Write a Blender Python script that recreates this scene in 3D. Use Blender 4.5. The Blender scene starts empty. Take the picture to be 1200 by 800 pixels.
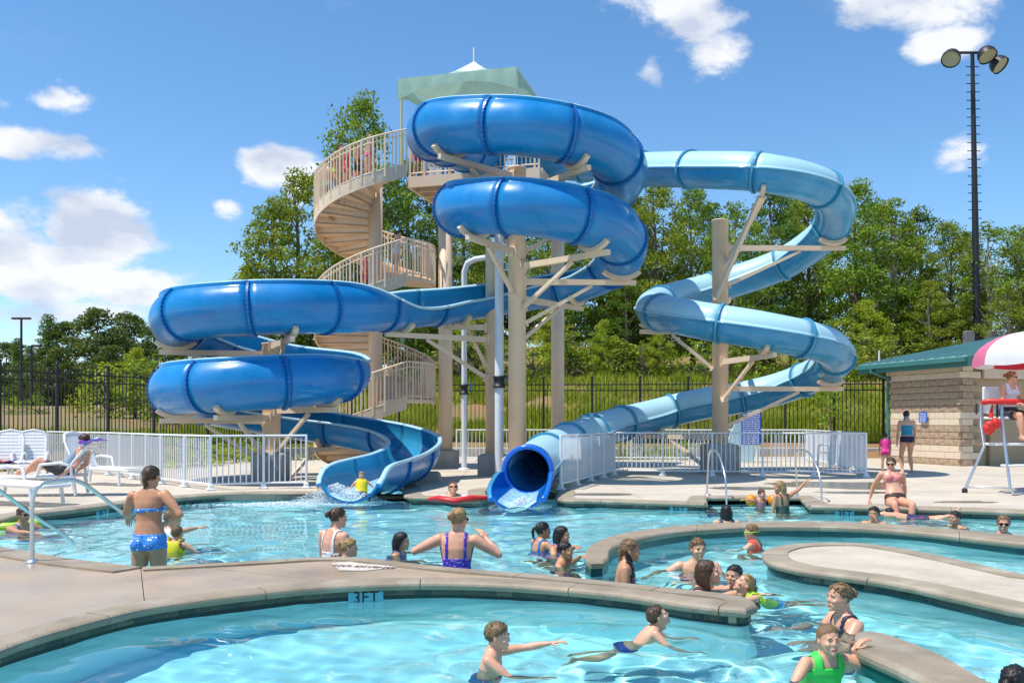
import bpy, bmesh, math, random
import numpy as np
from mathutils import Vector, Matrix, noise
from mathutils.geometry import tessellate_polygon

SC = bpy.context.scene
COL = SC.collection
R = math.radians
# ---------------------------------------------------------------- camera
F = 1080.0          # focal length in photo pixels (photo 1200 x 800)
CZ = 1.31           # camera height above the pool deck (deck z = 0)
HOR = 494.0         # horizon row
WZ = -0.12          # water level
cam = bpy.data.objects.new('camera', bpy.data.cameras.new('camera'))
COL.objects.link(cam)
cam.location = (0, 0, CZ)
cam.rotation_euler = (math.pi / 2, 0, 0)
cam.data.sensor_width = 36
cam.data.lens = F / 1200 * 36
cam.data.shift_y = (HOR - 400) / 1200
cam.data.clip_end = 4000
cam.data.clip_start = 0.05
SC.camera = cam

def P(px, py, Y):
    return Vector(((px - 600) / F * Y, Y, CZ - (py - HOR) / F * Y))

def GP(px, py, z=0.0):
    Y = F * (CZ - z) / (py - HOR)
    return Vector(((px - 600) / F * Y, Y, z))

# ---------------------------------------------------------------- sun, sky, exposure
SUN_EL = R(66)
SUN_V = Vector((-0.93, -0.36, 0)).normalized() * math.cos(SUN_EL) + Vector((0, 0, math.sin(SUN_EL)))
sun = bpy.data.objects.new('sun', bpy.data.lights.new('sun', 'SUN'))
COL.objects.link(sun)
sun.data.energy = 4.2
sun.data.angle = R(0.53)
sun.data.color = (1.0, 0.96, 0.88)
sun.location = (-30, -10, 60)
sun.rotation_euler = (-SUN_V).to_track_quat('-Z', 'Y').to_euler()
sun.data.cycles.is_caustics_light = True

world = bpy.data.worlds.new('World')
SC.world = world
world.use_nodes = True
wt = world.node_tree
for n in list(wt.nodes):
    wt.nodes.remove(n)
def wn(t, **k):
    n = wt.nodes.new(t)
    for a, b in k.items():
        setattr(n, a, b)
    return n
def wmath(op, a, b=None, c=None):
    n = wn('ShaderNodeMath', operation=op)
    for i, v in enumerate((a, b, c)):
        if v is None: continue
        if isinstance(v, (int, float)): n.inputs[i].default_value = v
        else: wt.links.new(v, n.inputs[i])
    return n.outputs[0]
sky = wn('ShaderNodeTexSky', sky_type='NISHITA')
sky.sun_disc = False
sky.sun_elevation = SUN_EL
sky.sun_rotation = math.atan2(SUN_V.x, SUN_V.y)
sky.altitude = 300
sky.air_density = 1.0
sky.dust_density = 0.15
sky.ozone_density = 4.0
hsv = wn('ShaderNodeHueSaturation')
hsv.inputs['Hue'].default_value = 0.497
hsv.inputs['Saturation'].default_value = 1.15
hsv.inputs['Value'].default_value = 1.24
wt.links.new(sky.outputs[0], hsv.inputs['Color'])
tc = wn('ShaderNodeTexCoord')
DIR = tc.outputs['Generated']
sep = wn('ShaderNodeSeparateXYZ')
wt.links.new(DIR, sep.inputs[0])
# cloud field: billowing noise on the view direction, plus the cumulus banks that stood in the sky that day
nz = wn('ShaderNodeTexNoise')
nz.inputs['Scale'].default_value = 13.0
nz.inputs['Detail'].default_value = 12.0
nz.inputs['Roughness'].default_value = 0.6
nz.inputs['Distortion'].default_value = 0.2
mp = wn('ShaderNodeMapping')
mp.inputs['Scale'].default_value = (1, 1, 1.9)
wt.links.new(DIR, mp.inputs[0])
wt.links.new(mp.outputs[0], nz.inputs['Vector'])
n1 = nz.outputs['Fac']
CLOUDS = [  # photo pixel of the centre, half width, half height, weight
    (128, 272, 74, 50, 1.3), (60, 322, 120, 42, 1.35), (150, 335, 80, 32, 1.25), (15, 300, 60, 40, 1.2),
    (75, 120, 56, 24, 1.05), (25, 166, 72, 26, 1.1), (10, 256, 48, 28, 1.0),
    (325, 194, 58, 34, 1.1), (352, 212, 30, 30, .95), (262, 245, 24, 16, .7), (262, 212, 14, 10, .6),
    (800, 12, 84, 44, 1.1), (850, 62, 46, 32, .98), (1070, 8, 110, 38, 1.12), (1108, 50, 60, 32, 1.0),
    (760, 80, 24, 36, .66), (1130, 185, 44, 36, .88), (80, 366, 140, 20, 1.0),
    (-150, 260, 90, 60, 1.1), (-300, 120, 120, 40, 1.0), (1420, 60, 120, 40, 1.0), (1500, 260, 120, 50, 1.0)]
field = None
for (px, py, hw, hh, wgt) in CLOUDS:
    d = Vector(((px - 600) / F, 1, (HOR - py) / F))
    L = d.length
    d.normalize()
    ux = Vector((1, 0, 0)); ux = (ux - d * ux.dot(d)).normalized()
    uz = d.cross(ux); uz = uz if uz.z > 0 else -uz
    comb = wn('ShaderNodeVectorMath', operation='SUBTRACT')
    wt.links.new(DIR, comb.inputs[0])
    comb.inputs[1].default_value = d
    d1 = wn('ShaderNodeVectorMath', operation='DOT_PRODUCT')
    d2 = wn('ShaderNodeVectorMath', operation='DOT_PRODUCT')
    for q, ax, s in ((d1, ux, hw), (d2, uz, hh)):
        wt.links.new(comb.outputs[0], q.inputs[0])
        q.inputs[1].default_value = ax * (F * L / s)
    r2 = wmath('ADD', wmath('MULTIPLY', d1.outputs['Value'], d1.outputs['Value']),
               wmath('MULTIPLY', d2.outputs['Value'], d2.outputs['Value']))
    g = wmath('MULTIPLY', wmath('POWER', 2.718, wmath('MULTIPLY', r2, -0.9)), wgt)
    # only the hemisphere that the cloud stands in
    field = g if field is None else wmath('MAXIMUM', field, g)
dens = wmath('ADD', wmath('MULTIPLY', n1, 2.1), wmath('MULTIPLY', field, 0.95))
ramp = wn('ShaderNodeMapRange')
ramp.inputs['From Min'].default_value = 1.5
ramp.inputs['From Max'].default_value = 1.98
ramp.interpolation_type = 'SMOOTHSTEP'
wt.links.new(dens, ramp.inputs['Value'])
# the scattered field of the rest of the sky
n2 = wn('ShaderNodeTexNoise')
n2.inputs['Scale'].default_value = 3.1
n2.inputs['Detail'].default_value = 8
n2.inputs['Roughness'].default_value = .62
wt.links.new(mp.outputs[0], n2.inputs['Vector'])
wisp = wn('ShaderNodeMapRange')
wisp.inputs['From Min'].default_value = .58
wisp.inputs['From Max'].default_value = .95
wisp.inputs['To Max'].default_value = .5
wt.links.new(n2.outputs['Fac'], wisp.inputs['Value'])
cmask = wmath('MINIMUM', wmath('ADD', ramp.outputs[0], wisp.outputs[0]), 0.96)
up = wn('ShaderNodeMapRange')
up.inputs['From Min'].default_value = -.01
up.inputs['From Max'].default_value = .05
wt.links.new(sep.outputs['Z'], up.inputs['Value'])
cmask = wmath('MULTIPLY', cmask, up.outputs[0])
# cloud brightness: thick parts carry grey undersides
n3 = wn('ShaderNodeTexNoise')
n3.inputs['Scale'].default_value = 11
n3.inputs['Detail'].default_value = 6
off = wn('ShaderNodeVectorMath', operation='ADD')
wt.links.new(mp.outputs[0], off.inputs[0])
off.inputs[1].default_value = (0.01, 0, 0.055)
wt.links.new(off.outputs[0], n3.inputs['Vector'])
cr = wn('ShaderNodeValToRGB')
cr.color_ramp.elements[0].position = .36
cr.color_ramp.elements[0].color = (4.0, 4.5, 5.5, 1)
cr.color_ramp.elements[1].position = .54
cr.color_ramp.elements[1].color = (6.5, 6.6, 6.8, 1)
wt.links.new(n3.outputs['Fac'], cr.inputs[0])
mixc = wn('ShaderNodeMix', data_type='RGBA')
wt.links.new(cmask, mixc.inputs[0])
wt.links.new(hsv.outputs[0], mixc.inputs[6])
wt.links.new(cr.outputs[0], mixc.inputs[7])
bg = wn('ShaderNodeBackground')
bg.inputs[1].default_value = 0.125
wt.links.new(mixc.outputs[2], bg.inputs[0])
wo = wn('ShaderNodeOutputWorld')
wt.links.new(bg.outputs[0], wo.inputs[0])

SC.view_settings.view_transform = 'Standard'
SC.view_settings.look = 'None'
SC.view_settings.exposure = 0.3
SC.view_settings.gamma = 1.0
SC.render.engine = 'CYCLES'
SC.cycles.use_denoising = True
SC.cycles.max_bounces = 12
SC.cycles.transparent_max_bounces = 16
SC.cycles.caustics_refractive = True
SC.cycles.caustics_reflective = False
SC.cycles.sample_clamp_indirect = 4
random.seed(7)
RNG = np.random.default_rng(7)

# ---------------------------------------------------------------- materials
MATS = {}
def mat(name, col, rough=.6, var=0.0, vscale=4.0, bump=0.0, bscale=40.0, metal=0.0, coat=0.0, col2=None,
        spec=None, stain=0.0, scol=(.08, .06, .045), sscale=1.2, trans=0.0, island=0.0, alpha=None, sss=0.0, rvar=0.0):
    """procedural Principled material: base colour with noise variation, optional second colour, stains, bump"""
    if name in MATS: return MATS[name]
    m = bpy.data.materials.new(name)
    m.use_nodes = True
    nt = m.node_tree
    b = nt.nodes['Principled BSDF']
    L = nt.links.new
    b.inputs['Roughness'].default_value = rough
    b.inputs['Metallic'].default_value = metal
    if coat: b.inputs['Coat Weight'].default_value = coat; b.inputs['Coat Roughness'].default_value = .08
    if spec is not None: b.inputs['Specular IOR Level'].default_value = spec
    if sss:
        b.inputs['Subsurface Weight'].default_value = sss
        b.inputs['Subsurface Radius'].default_value = (.02, .008, .004)
        b.inputs['Subsurface Scale'].default_value = .5
    cur = None
    if var or col2 or stain or island or bump or rvar:
        t = nt.nodes.new('ShaderNodeTexCoord')
        co = t.outputs['Object']
    if var or col2:
        n = nt.nodes.new('ShaderNodeTexNoise')
        n.inputs['Scale'].default_value = vscale
        n.inputs['Detail'].default_value = 6
        n.inputs['Roughness'].default_value = .6
        L(co, n.inputs['Vector'])
        mr = nt.nodes.new('ShaderNodeMapRange')
        mr.inputs[1].default_value = .3; mr.inputs[2].default_value = .7
        L(n.outputs['Fac'], mr.inputs[0])
        mx = nt.nodes.new('ShaderNodeMix'); mx.data_type = 'RGBA'
        L(mr.outputs[0], mx.inputs[0])
        c2 = col2 or tuple(min(1, c * (1 + var)) for c in col)
        c1 = col if col2 else tuple(c * (1 - var) for c in col)
        mx.inputs[6].default_value = (*c1, 1); mx.inputs[7].default_value = (*c2, 1)
        cur = mx.outputs[2]
    if island:
        g = nt.nodes.new('ShaderNodeNewGeometry')
        oi = nt.nodes.new('ShaderNodeObjectInfo')
        h = nt.nodes.new('ShaderNodeHueSaturation')
        if cur: L(cur, h.inputs['Color'])
        else: h.inputs['Color'].default_value = (*col, 1)
        a = nt.nodes.new('ShaderNodeMapRange'); a.inputs[3].default_value = 1 - island; a.inputs[4].default_value = 1 + island
        L(g.outputs['Random Per Island'], a.inputs[0])
        a2 = nt.nodes.new('ShaderNodeMapRange'); a2.inputs[3].default_value = .474; a2.inputs[4].default_value = .51
        L(oi.outputs['Random'], a2.inputs[0])
        L(a.outputs[0], h.inputs['Value']); L(a2.outputs[0], h.inputs['Hue'])
        cur = h.outputs[0]
    if stain:
        n = nt.nodes.new('ShaderNodeTexNoise')
        n.inputs['Scale'].default_value = sscale
        n.inputs['Detail'].default_value = 9
        n.inputs['Roughness'].default_value = .65
        L(co, n.inputs['Vector'])
        mr = nt.nodes.new('ShaderNodeMapRange')
        mr.inputs[1].default_value = .5; mr.inputs[2].default_value = .72; mr.inputs[4].default_value = stain
        L(n.outputs['Fac'], mr.inputs[0])
        mx = nt.nodes.new('ShaderNodeMix'); mx.data_type = 'RGBA'
        L(mr.outputs[0], mx.inputs[0])
        if cur: L(cur, mx.inputs[6])
        else: mx.inputs[6].default_value = (*col, 1)
        mx.inputs[7].default_value = (*scol, 1)
        cur = mx.outputs[2]
    if cur: L(cur, b.inputs['Base Color'])
    else: b.inputs['Base Color'].default_value = (*col, 1)
    if rvar:
        n = nt.nodes.new('ShaderNodeTexNoise'); n.inputs['Scale'].default_value = 1.6; n.inputs['Detail'].default_value = 5
        L(co, n.inputs['Vector'])
        mr = nt.nodes.new('ShaderNodeMapRange'); mr.inputs[1].default_value = .35; mr.inputs[2].default_value = .65
        mr.inputs[3].default_value = max(.03, rough - rvar); mr.inputs[4].default_value = min(1, rough + rvar)
        L(n.outputs['Fac'], mr.inputs[0]); L(mr.outputs[0], b.inputs['Roughness'])
    if bump:
        n = nt.nodes.new('ShaderNodeTexNoise')
        n.inputs['Scale'].default_value = bscale
        n.inputs['Detail'].default_value = 5
        L(co, n.inputs['Vector'])
        bp = nt.nodes.new('ShaderNodeBump')
        bp.inputs['Strength'].default_value = bump
        bp.inputs['Distance'].default_value = .02
        L(n.outputs['Fac'], bp.inputs['Height'])
        L(bp.outputs[0], b.inputs['Normal'])
    if trans:   # leaf-like: light passes through
        tr = nt.nodes.new('ShaderNodeBsdfTranslucent')
        if cur: L(cur, tr.inputs['Color'])
        else: tr.inputs['Color'].default_value = (*col, 1)
        ms = nt.nodes.new('ShaderNodeMixShader'); ms.inputs[0].default_value = trans
        L(b.outputs[0], ms.inputs[1]); L(tr.outputs[0], ms.inputs[2])
        L(ms.outputs[0], nt.nodes['Material Output'].inputs[0])
    MATS[name] = m
    return m

# ---------------------------------------------------------------- mesh builder
class MB:
    def __init__(s):
        s.v = []; s.f = []; s.m = []; s.sm = []
    def add(s, vs, fs, mi=0, smooth=False):
        o = len(s.v)
        s.v += [tuple(v) for v in vs]
        for f in fs:
            s.f.append(tuple(i + o for i in f)); s.m.append(mi); s.sm.append(smooth)
        return s
    def box(s, c, size, rot=0.0, mi=0, bev=0.0):
        x, y, z = size[0] / 2, size[1] / 2, size[2] / 2
        ca, sa = math.cos(rot), math.sin(rot)
        if bev:
            b = min(bev, x * .9, y * .9, z * .9)
            vs = []
            for zz, k in ((-z, b), (-z + b, 0), (z - b, 0), (z, b)):
                X, Y = x - k, y - k
                q = b if not k else b * .4
                for px, py in ((-X + q, -Y), (X - q, -Y), (X, -Y + q), (X, Y - q), (X - q, Y), (-X + q, Y), (-X, Y - q), (-X, -Y + q)):
                    vs.append((px, py, zz))
            fs = [tuple(range(7, -1, -1)), tuple(range(24, 32))]
            for r in range(3):
                for i in range(8):
                    j = (i + 1) % 8
                    fs.append((r * 8 + i, r * 8 + j, r * 8 + 8 + j, r * 8 + 8 + i))
        else:
            vs = [(a, b_, c_) for c_ in (-z, z) for b_ in (-y, y) for a in (-x, x)]
            fs = [(0, 2, 3, 1), (4, 5, 7, 6), (0, 1, 5, 4), (2, 6, 7, 3), (0, 4, 6, 2), (1, 3, 7, 5)]
        s.add([(c[0] + a * ca - b_ * sa, c[1] + a * sa + b_ * ca, c[2] + d) for a, b_, d in vs], fs, mi)
        return s
    def beam(s, p, q, w, h, mi=0, up=Vector((0, 0, 1)), w2=None, h2=None):
        p, q = Vector(p), Vector(q)
        t = (q - p).normalized()
        if abs(t.dot(up)) > .98: up = Vector((0, 1, 0))
        sd = t.cross(up).normalized(); u = sd.cross(t)
        vs = []
        for c, ww, hh in ((p, w, h), (q, w2 or w, h2 or h)):
            for a, b in ((-1, -1), (1, -1), (1, 1), (-1, 1)):
                vs.append(c + sd * (a * ww / 2) + u * (b * hh / 2))
        s.add(vs, [(3, 2, 1, 0), (4, 5, 6, 7), (0, 1, 5, 4), (1, 2, 6, 5), (2, 3, 7, 6), (3, 0, 4, 7)], mi)
        return s
    def tube(s, pts, rad, n=10, mi=0, cap=True, smooth=True, squash=None):
        pts = [Vector(p) for p in pts]
        k = len(pts)
        rads = rad if isinstance(rad, (list, tuple)) else [rad] * k
        t0 = (pts[1] - pts[0]).normalized()
        ref = Vector((0, 0, 1)) if abs(t0.z) < .9 else Vector((0, 1, 0))
        side = t0.cross(ref).normalized()
        vs = []
        for i, p in enumerate(pts):
            if i == 0: t = t0
            elif i == k - 1: t = (pts[i] - pts[i - 1]).normalized()
            else: t = ((pts[i + 1] - p).normalized() + (p - pts[i - 1]).normalized()).normalized()
            side = (side - t * side.dot(t)).normalized()
            u = side.cross(t)
            for j in range(n):
                a = 2 * math.pi * j / n
                vs.append(p + (side * math.cos(a) + u * math.sin(a) * (squash or 1)) * rads[i])
        fs = []
        for i in range(k - 1):
            for j in range(n):
                j2 = (j + 1) % n
                fs.append((i * n + j, i * n + j2, (i + 1) * n + j2, (i + 1) * n + j))
        s.add(vs, fs, mi, smooth)
        if cap:
            s.add(vs[:n], [tuple(range(n - 1, -1, -1))], mi)
            s.add(vs[-n:], [tuple(range(n))], mi)
        return s
    def lathe(s, prof, c=(0, 0, 0), n=20, mi=0, smooth=True):
        vs = []; fs = []
        k = len(prof)
        for r, z in prof:
            for j in range(n):
                a = 2 * math.pi * j / n
                vs.append((c[0] + r * math.cos(a), c[1] + r * math.sin(a), c[2] + z))
        for i in range(k - 1):
            for j in range(n):
                j2 = (j + 1) % n
                fs.append((i * n + j, i * n + j2, (i + 1) * n + j2, (i + 1) * n + j))
        s.add(vs, fs, mi, smooth)
        return s
    def ball(s, c, r, n=10, m=6, mi=0, rot=None):
        rx, ry, rz = r if isinstance(r, (tuple, list)) else (r, r, r)
        vs = []
        for i in range(m + 1):
            ph = math.pi * i / m
            for j in range(n):
                a = 2 * math.pi * j / n
                v = Vector((rx * math.sin(ph) * math.cos(a), ry * math.sin(ph) * math.sin(a), -rz * math.cos(ph)))
                if rot: v = rot @ v
                vs.append(Vector(c) + v)
        fs = [(i * n + j, i * n + (j + 1) % n, (i + 1) * n + (j + 1) % n, (i + 1) * n + j) for i in range(m) for j in range(n)]
        s.add(vs, fs, mi, True)
        return s
    def prism(s, poly, z0, z1, mi=0, mside=None):
        """poly: list of (x,y), any simple polygon; CCW or CW"""
        A = sum(poly[i][0] * poly[(i + 1) % len(poly)][1] - poly[(i + 1) % len(poly)][0] * poly[i][1] for i in range(len(poly)))
        if A < 0: poly = poly[::-1]
        n = len(poly)
        tri = tessellate_polygon([[Vector((p[0], p[1], 0)) for p in poly]])
        ft = []
        for a, b, c in tri:
            pa, pb, pc = poly[a], poly[b], poly[c]
            ar = (pb[0] - pa[0]) * (pc[1] - pa[1]) - (pb[1] - pa[1]) * (pc[0] - pa[0])
            ft.append((a, b, c) if ar > 0 else (a, c, b))
        s.add([(p[0], p[1], z1) for p in poly], ft, mi)
        s.add([(p[0], p[1], z0) for p in poly], [f[::-1] for f in ft], mi)
        vs = [(p[0], p[1], z0) for p in poly] + [(p[0], p[1], z1) for p in poly]
        s.add(vs, [(i, (i + 1) % n, n + (i + 1) % n, n + i) for i in range(n)], mi if mside is None else mside)
        return s
    def mesh(s, name):
        me = bpy.data.meshes.new(name)
        me.from_pydata(s.v, [], s.f)
        me.polygons.foreach_set('material_index', s.m)
        me.polygons.foreach_set('use_smooth', s.sm)
        me.update()
        return me
    def build(s, name, mats, parent=None, loc=None):
        return link(name, s.mesh(name), mats, parent, loc)

def link(name, me, mats=None, parent=None, loc=None):
    if mats is not None and len(me.materials) == 0:
        for m in (mats if isinstance(mats, (list, tuple)) else [mats]):
            me.materials.append(m)
    o = bpy.data.objects.new(name, me)
    COL.objects.link(o)
    if loc is not None: o.location = loc
    if parent is not None:
        o.parent = parent
        # parts are written in world coordinates unless they carry their own location
        if loc is None and parent.type == 'EMPTY' and not parent.get('local'):
            o.location = -(parent.location)
        if loc is None and parent.type == 'MESH':
            o.location = (0, 0, 0)
    o.cycles.is_caustics_receiver = True
    return o

def empty(name, loc=(0, 0, 0), local=False, rz=0.0):
    o = bpy.data.objects.new(name, None)
    COL.objects.link(o)
    o.location = loc
    o.rotation_euler.z = rz
    o.empty_display_size = .2
    if local: o['local'] = 1
    return o

def tag(o, label, cat, group=None, kind=None):
    o['label'] = label; o['category'] = cat
    if group: o['group'] = group
    if kind: o['kind'] = kind
    return o
def struct(o):
    o['kind'] = 'structure'; return o

def catmull(pts, step=.15):
    """pts: list of tuples, first three are xyz; all columns interpolated. even-ish resampling"""
    A = np.array(pts, float)
    n = len(A)
    out = []
    for i in range(n - 1):
        p0 = A[max(i - 1, 0)]; p1 = A[i]; p2 = A[i + 1]; p3 = A[min(i + 2, n - 1)]
        L = np.linalg.norm(p2[:3] - p1[:3])
        k = max(2, int(L / step))
        for j in range(k):
            t = j / k
            q = .5 * ((2 * p1) + (-p0 + p2) * t + (2 * p0 - 5 * p1 + 4 * p2 - p3) * t * t + (-p0 + 3 * p1 - 3 * p2 + p3) * t ** 3)
            out.append(q)
    out.append(A[-1])
    return np.array(out)

def smooth2d(px, k=6):
    """catmull through a list of 2-D points"""
    A = np.array(px, float)
    n = len(A); out = []
    for i in range(n - 1):
        p0 = A[max(i - 1, 0)]; p1 = A[i]; p2 = A[i + 1]; p3 = A[min(i + 2, n - 1)]
        for j in range(k):
            t = j / k
            out.append(.5 * ((2 * p1) + (-p0 + p2) * t + (2 * p0 - 5 * p1 + 4 * p2 - p3) * t * t + (-p0 + 3 * p1 - 3 * p2 + p3) * t ** 3))
    out.append(A[-1])
    return np.array(out)
# ================================================================ materials of the setting
M_deck = mat('deck_concrete', (.58, .50, .395), .8, var=.13, vscale=1.3, bump=.25, bscale=55, stain=.55, scol=(.38, .31, .225), sscale=.55)
M_deck2 = mat('wet_deck_concrete', (.44, .335, .23), .36, var=.12, vscale=.9, bump=.15, bscale=45, stain=.5, scol=(.31, .23, .15), sscale=.7, rvar=.16)
M_cope = mat('coping_concrete', (.32, .25, .17), .62, var=.2, vscale=2.2, bump=.3, bscale=60, stain=.5, scol=(.5, .45, .37), sscale=2.6)
M_cope_i = mat('pale_coping_concrete', (.34, .275, .19), .66, var=.2, vscale=2.2, bump=.3, bscale=60, stain=.6, scol=(.56, .5, .41), sscale=2.4)
M_tile = mat('teal_waterline_tile', (.006, .085, .08), .25, var=.25, vscale=6)
M_plaster = mat('pool_plaster', (.56, .93, .95), .7, var=.05, vscale=.8, col2=(.64, .96, .97))
M_joint = mat('joint_filler', (.09, .08, .07), .9)
M_soil = mat('red_clay_soil', (.34, .17, .08), .95, col2=(.16, .17, .05), vscale=.35, bump=.5, bscale=3)

def split(poly, p, n, gap=.010):
    """cut a polygon by the line through p with normal n; returns pieces with a joint between them"""
    out = []
    for sgn in (1, -1):
        res = []
        N = len(poly)
        def d(q): return sgn * ((q[0] - p[0]) * n[0] + (q[1] - p[1]) * n[1]) - gap / 2
        for i in range(N):
            a, b = poly[i], poly[(i + 1) % N]
            da, db = d(a), d(b)
            if da >= 0: res.append(a)
            if (da >= 0) != (db >= 0):
                t = da / (da - db)
                res.append((a[0] + (b[0] - a[0]) * t, a[1] + (b[1] - a[1]) * t))
        if len(res) >= 3:
            A = abs(sum(res[i][0] * res[(i + 1) % len(res)][1] - res[(i + 1) % len(res)][0] * res[i][1] for i in range(len(res)))) / 2
            if A > .02: out.append(res)
    return out

def gpts(px, k=5):
    """photo points on the deck plane, smoothed, as ground (x, y)"""
    g = [GP(a, b) for a, b in px]
    return [tuple(q) for q in smooth2d([(v.x, v.y) for v in g], k)]

E_back_l = [(-7.25, 10.75), (-7.3, 11.5)] + gpts([(0, 609.5), (16, 604.5), (55, 600), (110, 594), (146, 589.5), (206, 583.5), (247, 580), (300, 577.5), (386, 576.5), (392, 567.5), (468, 567.5), (476, 580.5), (505, 582.6), (566, 585.5), (571, 573), (650, 573), (655, 584.5), (697, 586), (757, 588), (826, 590)], 4)
E_recess = [(3.32, 15.95), (5.0, 15.95)]
E_back_r = gpts([(950, 592.7), (1040, 594.7), (1120, 597), (1200, 600), (1300, 605)], 4) + [(9.6, 11.2), (10.8, 9.0), (11.3, 6.0), (11.4, 1.6)]
E_pen_up = [(-7.25, 10.75), (-6.3, 10.25)] + gpts([(0, 642.5), (74, 655), (120, 661), (165, 666)], 4)
E_pen_up2 = gpts([(166, 666.2), (203, 664), (300, 658.8), (370, 654.6), (420, 655), (475, 661), (520, 666), (600, 672.5), (660, 677.5), (720, 684), (800, 692.5), (850, 697.5), (868, 701)], 4)
E_pen_tip = gpts([(868, 701), (877, 705), (880, 709), (875, 713), (860, 713)], 4)
E_pen_lo = gpts([(860, 713), (825, 709), (800, 706), (735, 696), (662, 689), (600, 684.5), (525, 682), (447, 683), (375, 686.5), (300, 694), (247, 700), (170, 711), (110, 725), (38, 745), (0, 758), (-40, 776)], 4) + [(-2.2, 4.0), (-1.7, 3.0), (-1.6, 1.6)]

deck = struct(empty('pool_deck', (0, 0, 0)))
def slabs(polys, lines, m, z1=0.0, z0=-.1):
    for p, n in lines:
        nxt = []
        for q in polys:
            nxt += split(q, p, n)
        polys = nxt
    for q in polys:
        try:
            MB().prism(q, z0, z1).build('slab', m, deck)
        except Exception as e:
            print('slab', e)
def fence_y(x):
    return float(np.interp(x, [-30, -18, -16.5, -13.9, -11.5, -9.4, -8, 14, 30], [13, 17, 20, 25, 29.6, 33.7, 35, 34, 34]))

rear = E_back_l + E_recess + E_back_r + [(30, 1.6), (30, 33.2), (14, 33.2), (-7.6, 34.0), (-8.9, 32.8), (-10.9, 28.8), (-13.2, 24.4), (-15.8, 19.6), (-17.4, 16.6), (-17.6, 10.75)]
rlines = [((0, 20.2), (.02, 1)), ((0, 24.6), (0, 1)), ((0, 29), (0, 1)), ((0, 16.9), (-.06, 1))]
rlines += [((x, 20), (1, .05 * ((i * 7) % 3 - 1))) for i, x in enumerate((-14.2, -10.4, -7.6, -4.1, -1.2, 2.0, 4.15, 6.5, 9.4, 12.5, 16, 21))]
slabs([rear], rlines, M_deck)
pen = E_pen_up + E_pen_up2[1:] + E_pen_tip[1:] + E_pen_lo[1:] + [(-17.6, 1.6), (-17.6, 10.75)]
j0, j1 = GP(165, 666), GP(169, 702)
jn = Vector((j1.y - j0.y, -(j1.x - j0.x)))
slabs([pen], [((j0.x, j0.y), (jn.x, jn.y)), ((-7.25, 10.75), (.55, 1)), ((-6.4, 6.0), (1, .2)), ((-10.5, 6), (1, 0))], M_deck2)
slabs([[(-30, -30), (30, -30), (30, 1.55), (-30, 1.55)]], [((x, 0), (1, 0)) for x in range(-24, 30, 6)], M_deck)
MB().prism([(p[0], p[1]) for p in rear], -.13, -.101).build('joint_bed', M_joint, deck)
MB().prism([(p[0], p[1]) for p in pen], -.13, -.101).build('joint_bed', M_joint, deck)

def normals2d(pts, side):
    out = []
    n = len(pts)
    for i in range(n):
        a = pts[max(i - 1, 0)]; b = pts[min(i + 1, n - 1)]
        t = Vector((b[0] - a[0], b[1] - a[1])).normalized()
        out.append(Vector((-t.y, t.x)) * side)
    return out
def dedupe(pts, eps=.02):
    out = [tuple(pts[0])]
    for p in pts[1:]:
        if math.hypot(p[0] - out[-1][0], p[1] - out[-1][1]) > eps: out.append(tuple(p))
    return out
CPROF = [(-.028, -.055), (-.045, -.04), (-.05, -.02), (-.045, -.004), (-.03, .008), (-.008, .013), (.29, .014), (.29, -.055)]
def edge_run(pts, side, parent, m, piece=1.5, width=None, wall=True, name='coping_stone'):
    """coping stones along an edge (inward = side), tile band and plaster wall below"""
    pts = dedupe(pts)
    nn = normals2d(pts, side)
    cum = [0]
    for i in range(1, len(pts)):
        cum.append(cum[-1] + math.hypot(pts[i][0] - pts[i - 1][0], pts[i][1] - pts[i - 1][1]))
    L = cum[-1]
    k = max(1, round(L / piece))
    def at(s):
        i = min(max(np.searchsorted(cum, s) - 1, 0), len(pts) - 2)
        t = (s - cum[i]) / (cum[i + 1] - cum[i])
        q = Vector(pts[i]).lerp(Vector(pts[i + 1]), t)
        return q, nn[i].lerp(nn[i + 1], t).normalized()
    prof = CPROF if not width else [(a if a < .1 else width, b) for a, b in CPROF]
    for j in range(k):
        s0, s1 = L * j / k + .004, L * (j + 1) / k - .004
        ns = max(2, int((s1 - s0) / .15))
        vs = []
        for i in range(ns + 1):
            q, n_ = at(s0 + (s1 - s0) * i / ns)
            dz = .004 * math.sin(j * 12.9 + 1)
            for a, b in prof:
                vs.append((q.x + n_.x * a, q.y + n_.y * a, b + (dz if b > 0 else 0)))
        c = len(prof)
        fs = [(i * c + a, i * c + (a + 1) % c, (i + 1) * c + (a + 1) % c, (i + 1) * c + a) for i in range(ns) for a in range(c)]
        fs += [tuple(range(c - 1, -1, -1)), tuple(range(ns * c, ns * c + c))]
        mb = MB(); mb.add(vs, fs)
        o = mb.build(name, m, parent)
        fix_normals(o.data)
    if wall:
        for (za, zb, mm, nm, off) in ((-.05, -.135, M_tile, 'tile_band', .0), (-.13, -1.12, M_plaster, 'pool_wall', .006)):
            vs = []
            for q, n_ in zip(pts, nn):
                for z in (za, zb):
                    vs.append((q[0] + n_.x * off, q[1] + n_.y * off, z))
                for z in (zb, za):
                    vs.append((q[0] + n_.x * (off + .1), q[1] + n_.y * (off + .1), z))
            fs = [(i * 4 + a, i * 4 + (a + 1) % 4, i * 4 + 4 + (a + 1) % 4, i * 4 + 4 + a) for i in range(len(pts) - 1) for a in range(4)]
            o = MB().add(vs, fs).build(nm, mm, parent)
            fix_normals(o.data)
def fix_normals(me):
    b = bmesh.new(); b.from_mesh(me)
    bmesh.ops.recalc_face_normals(b, faces=b.faces)
    b.to_mesh(me); b.free()

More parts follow.
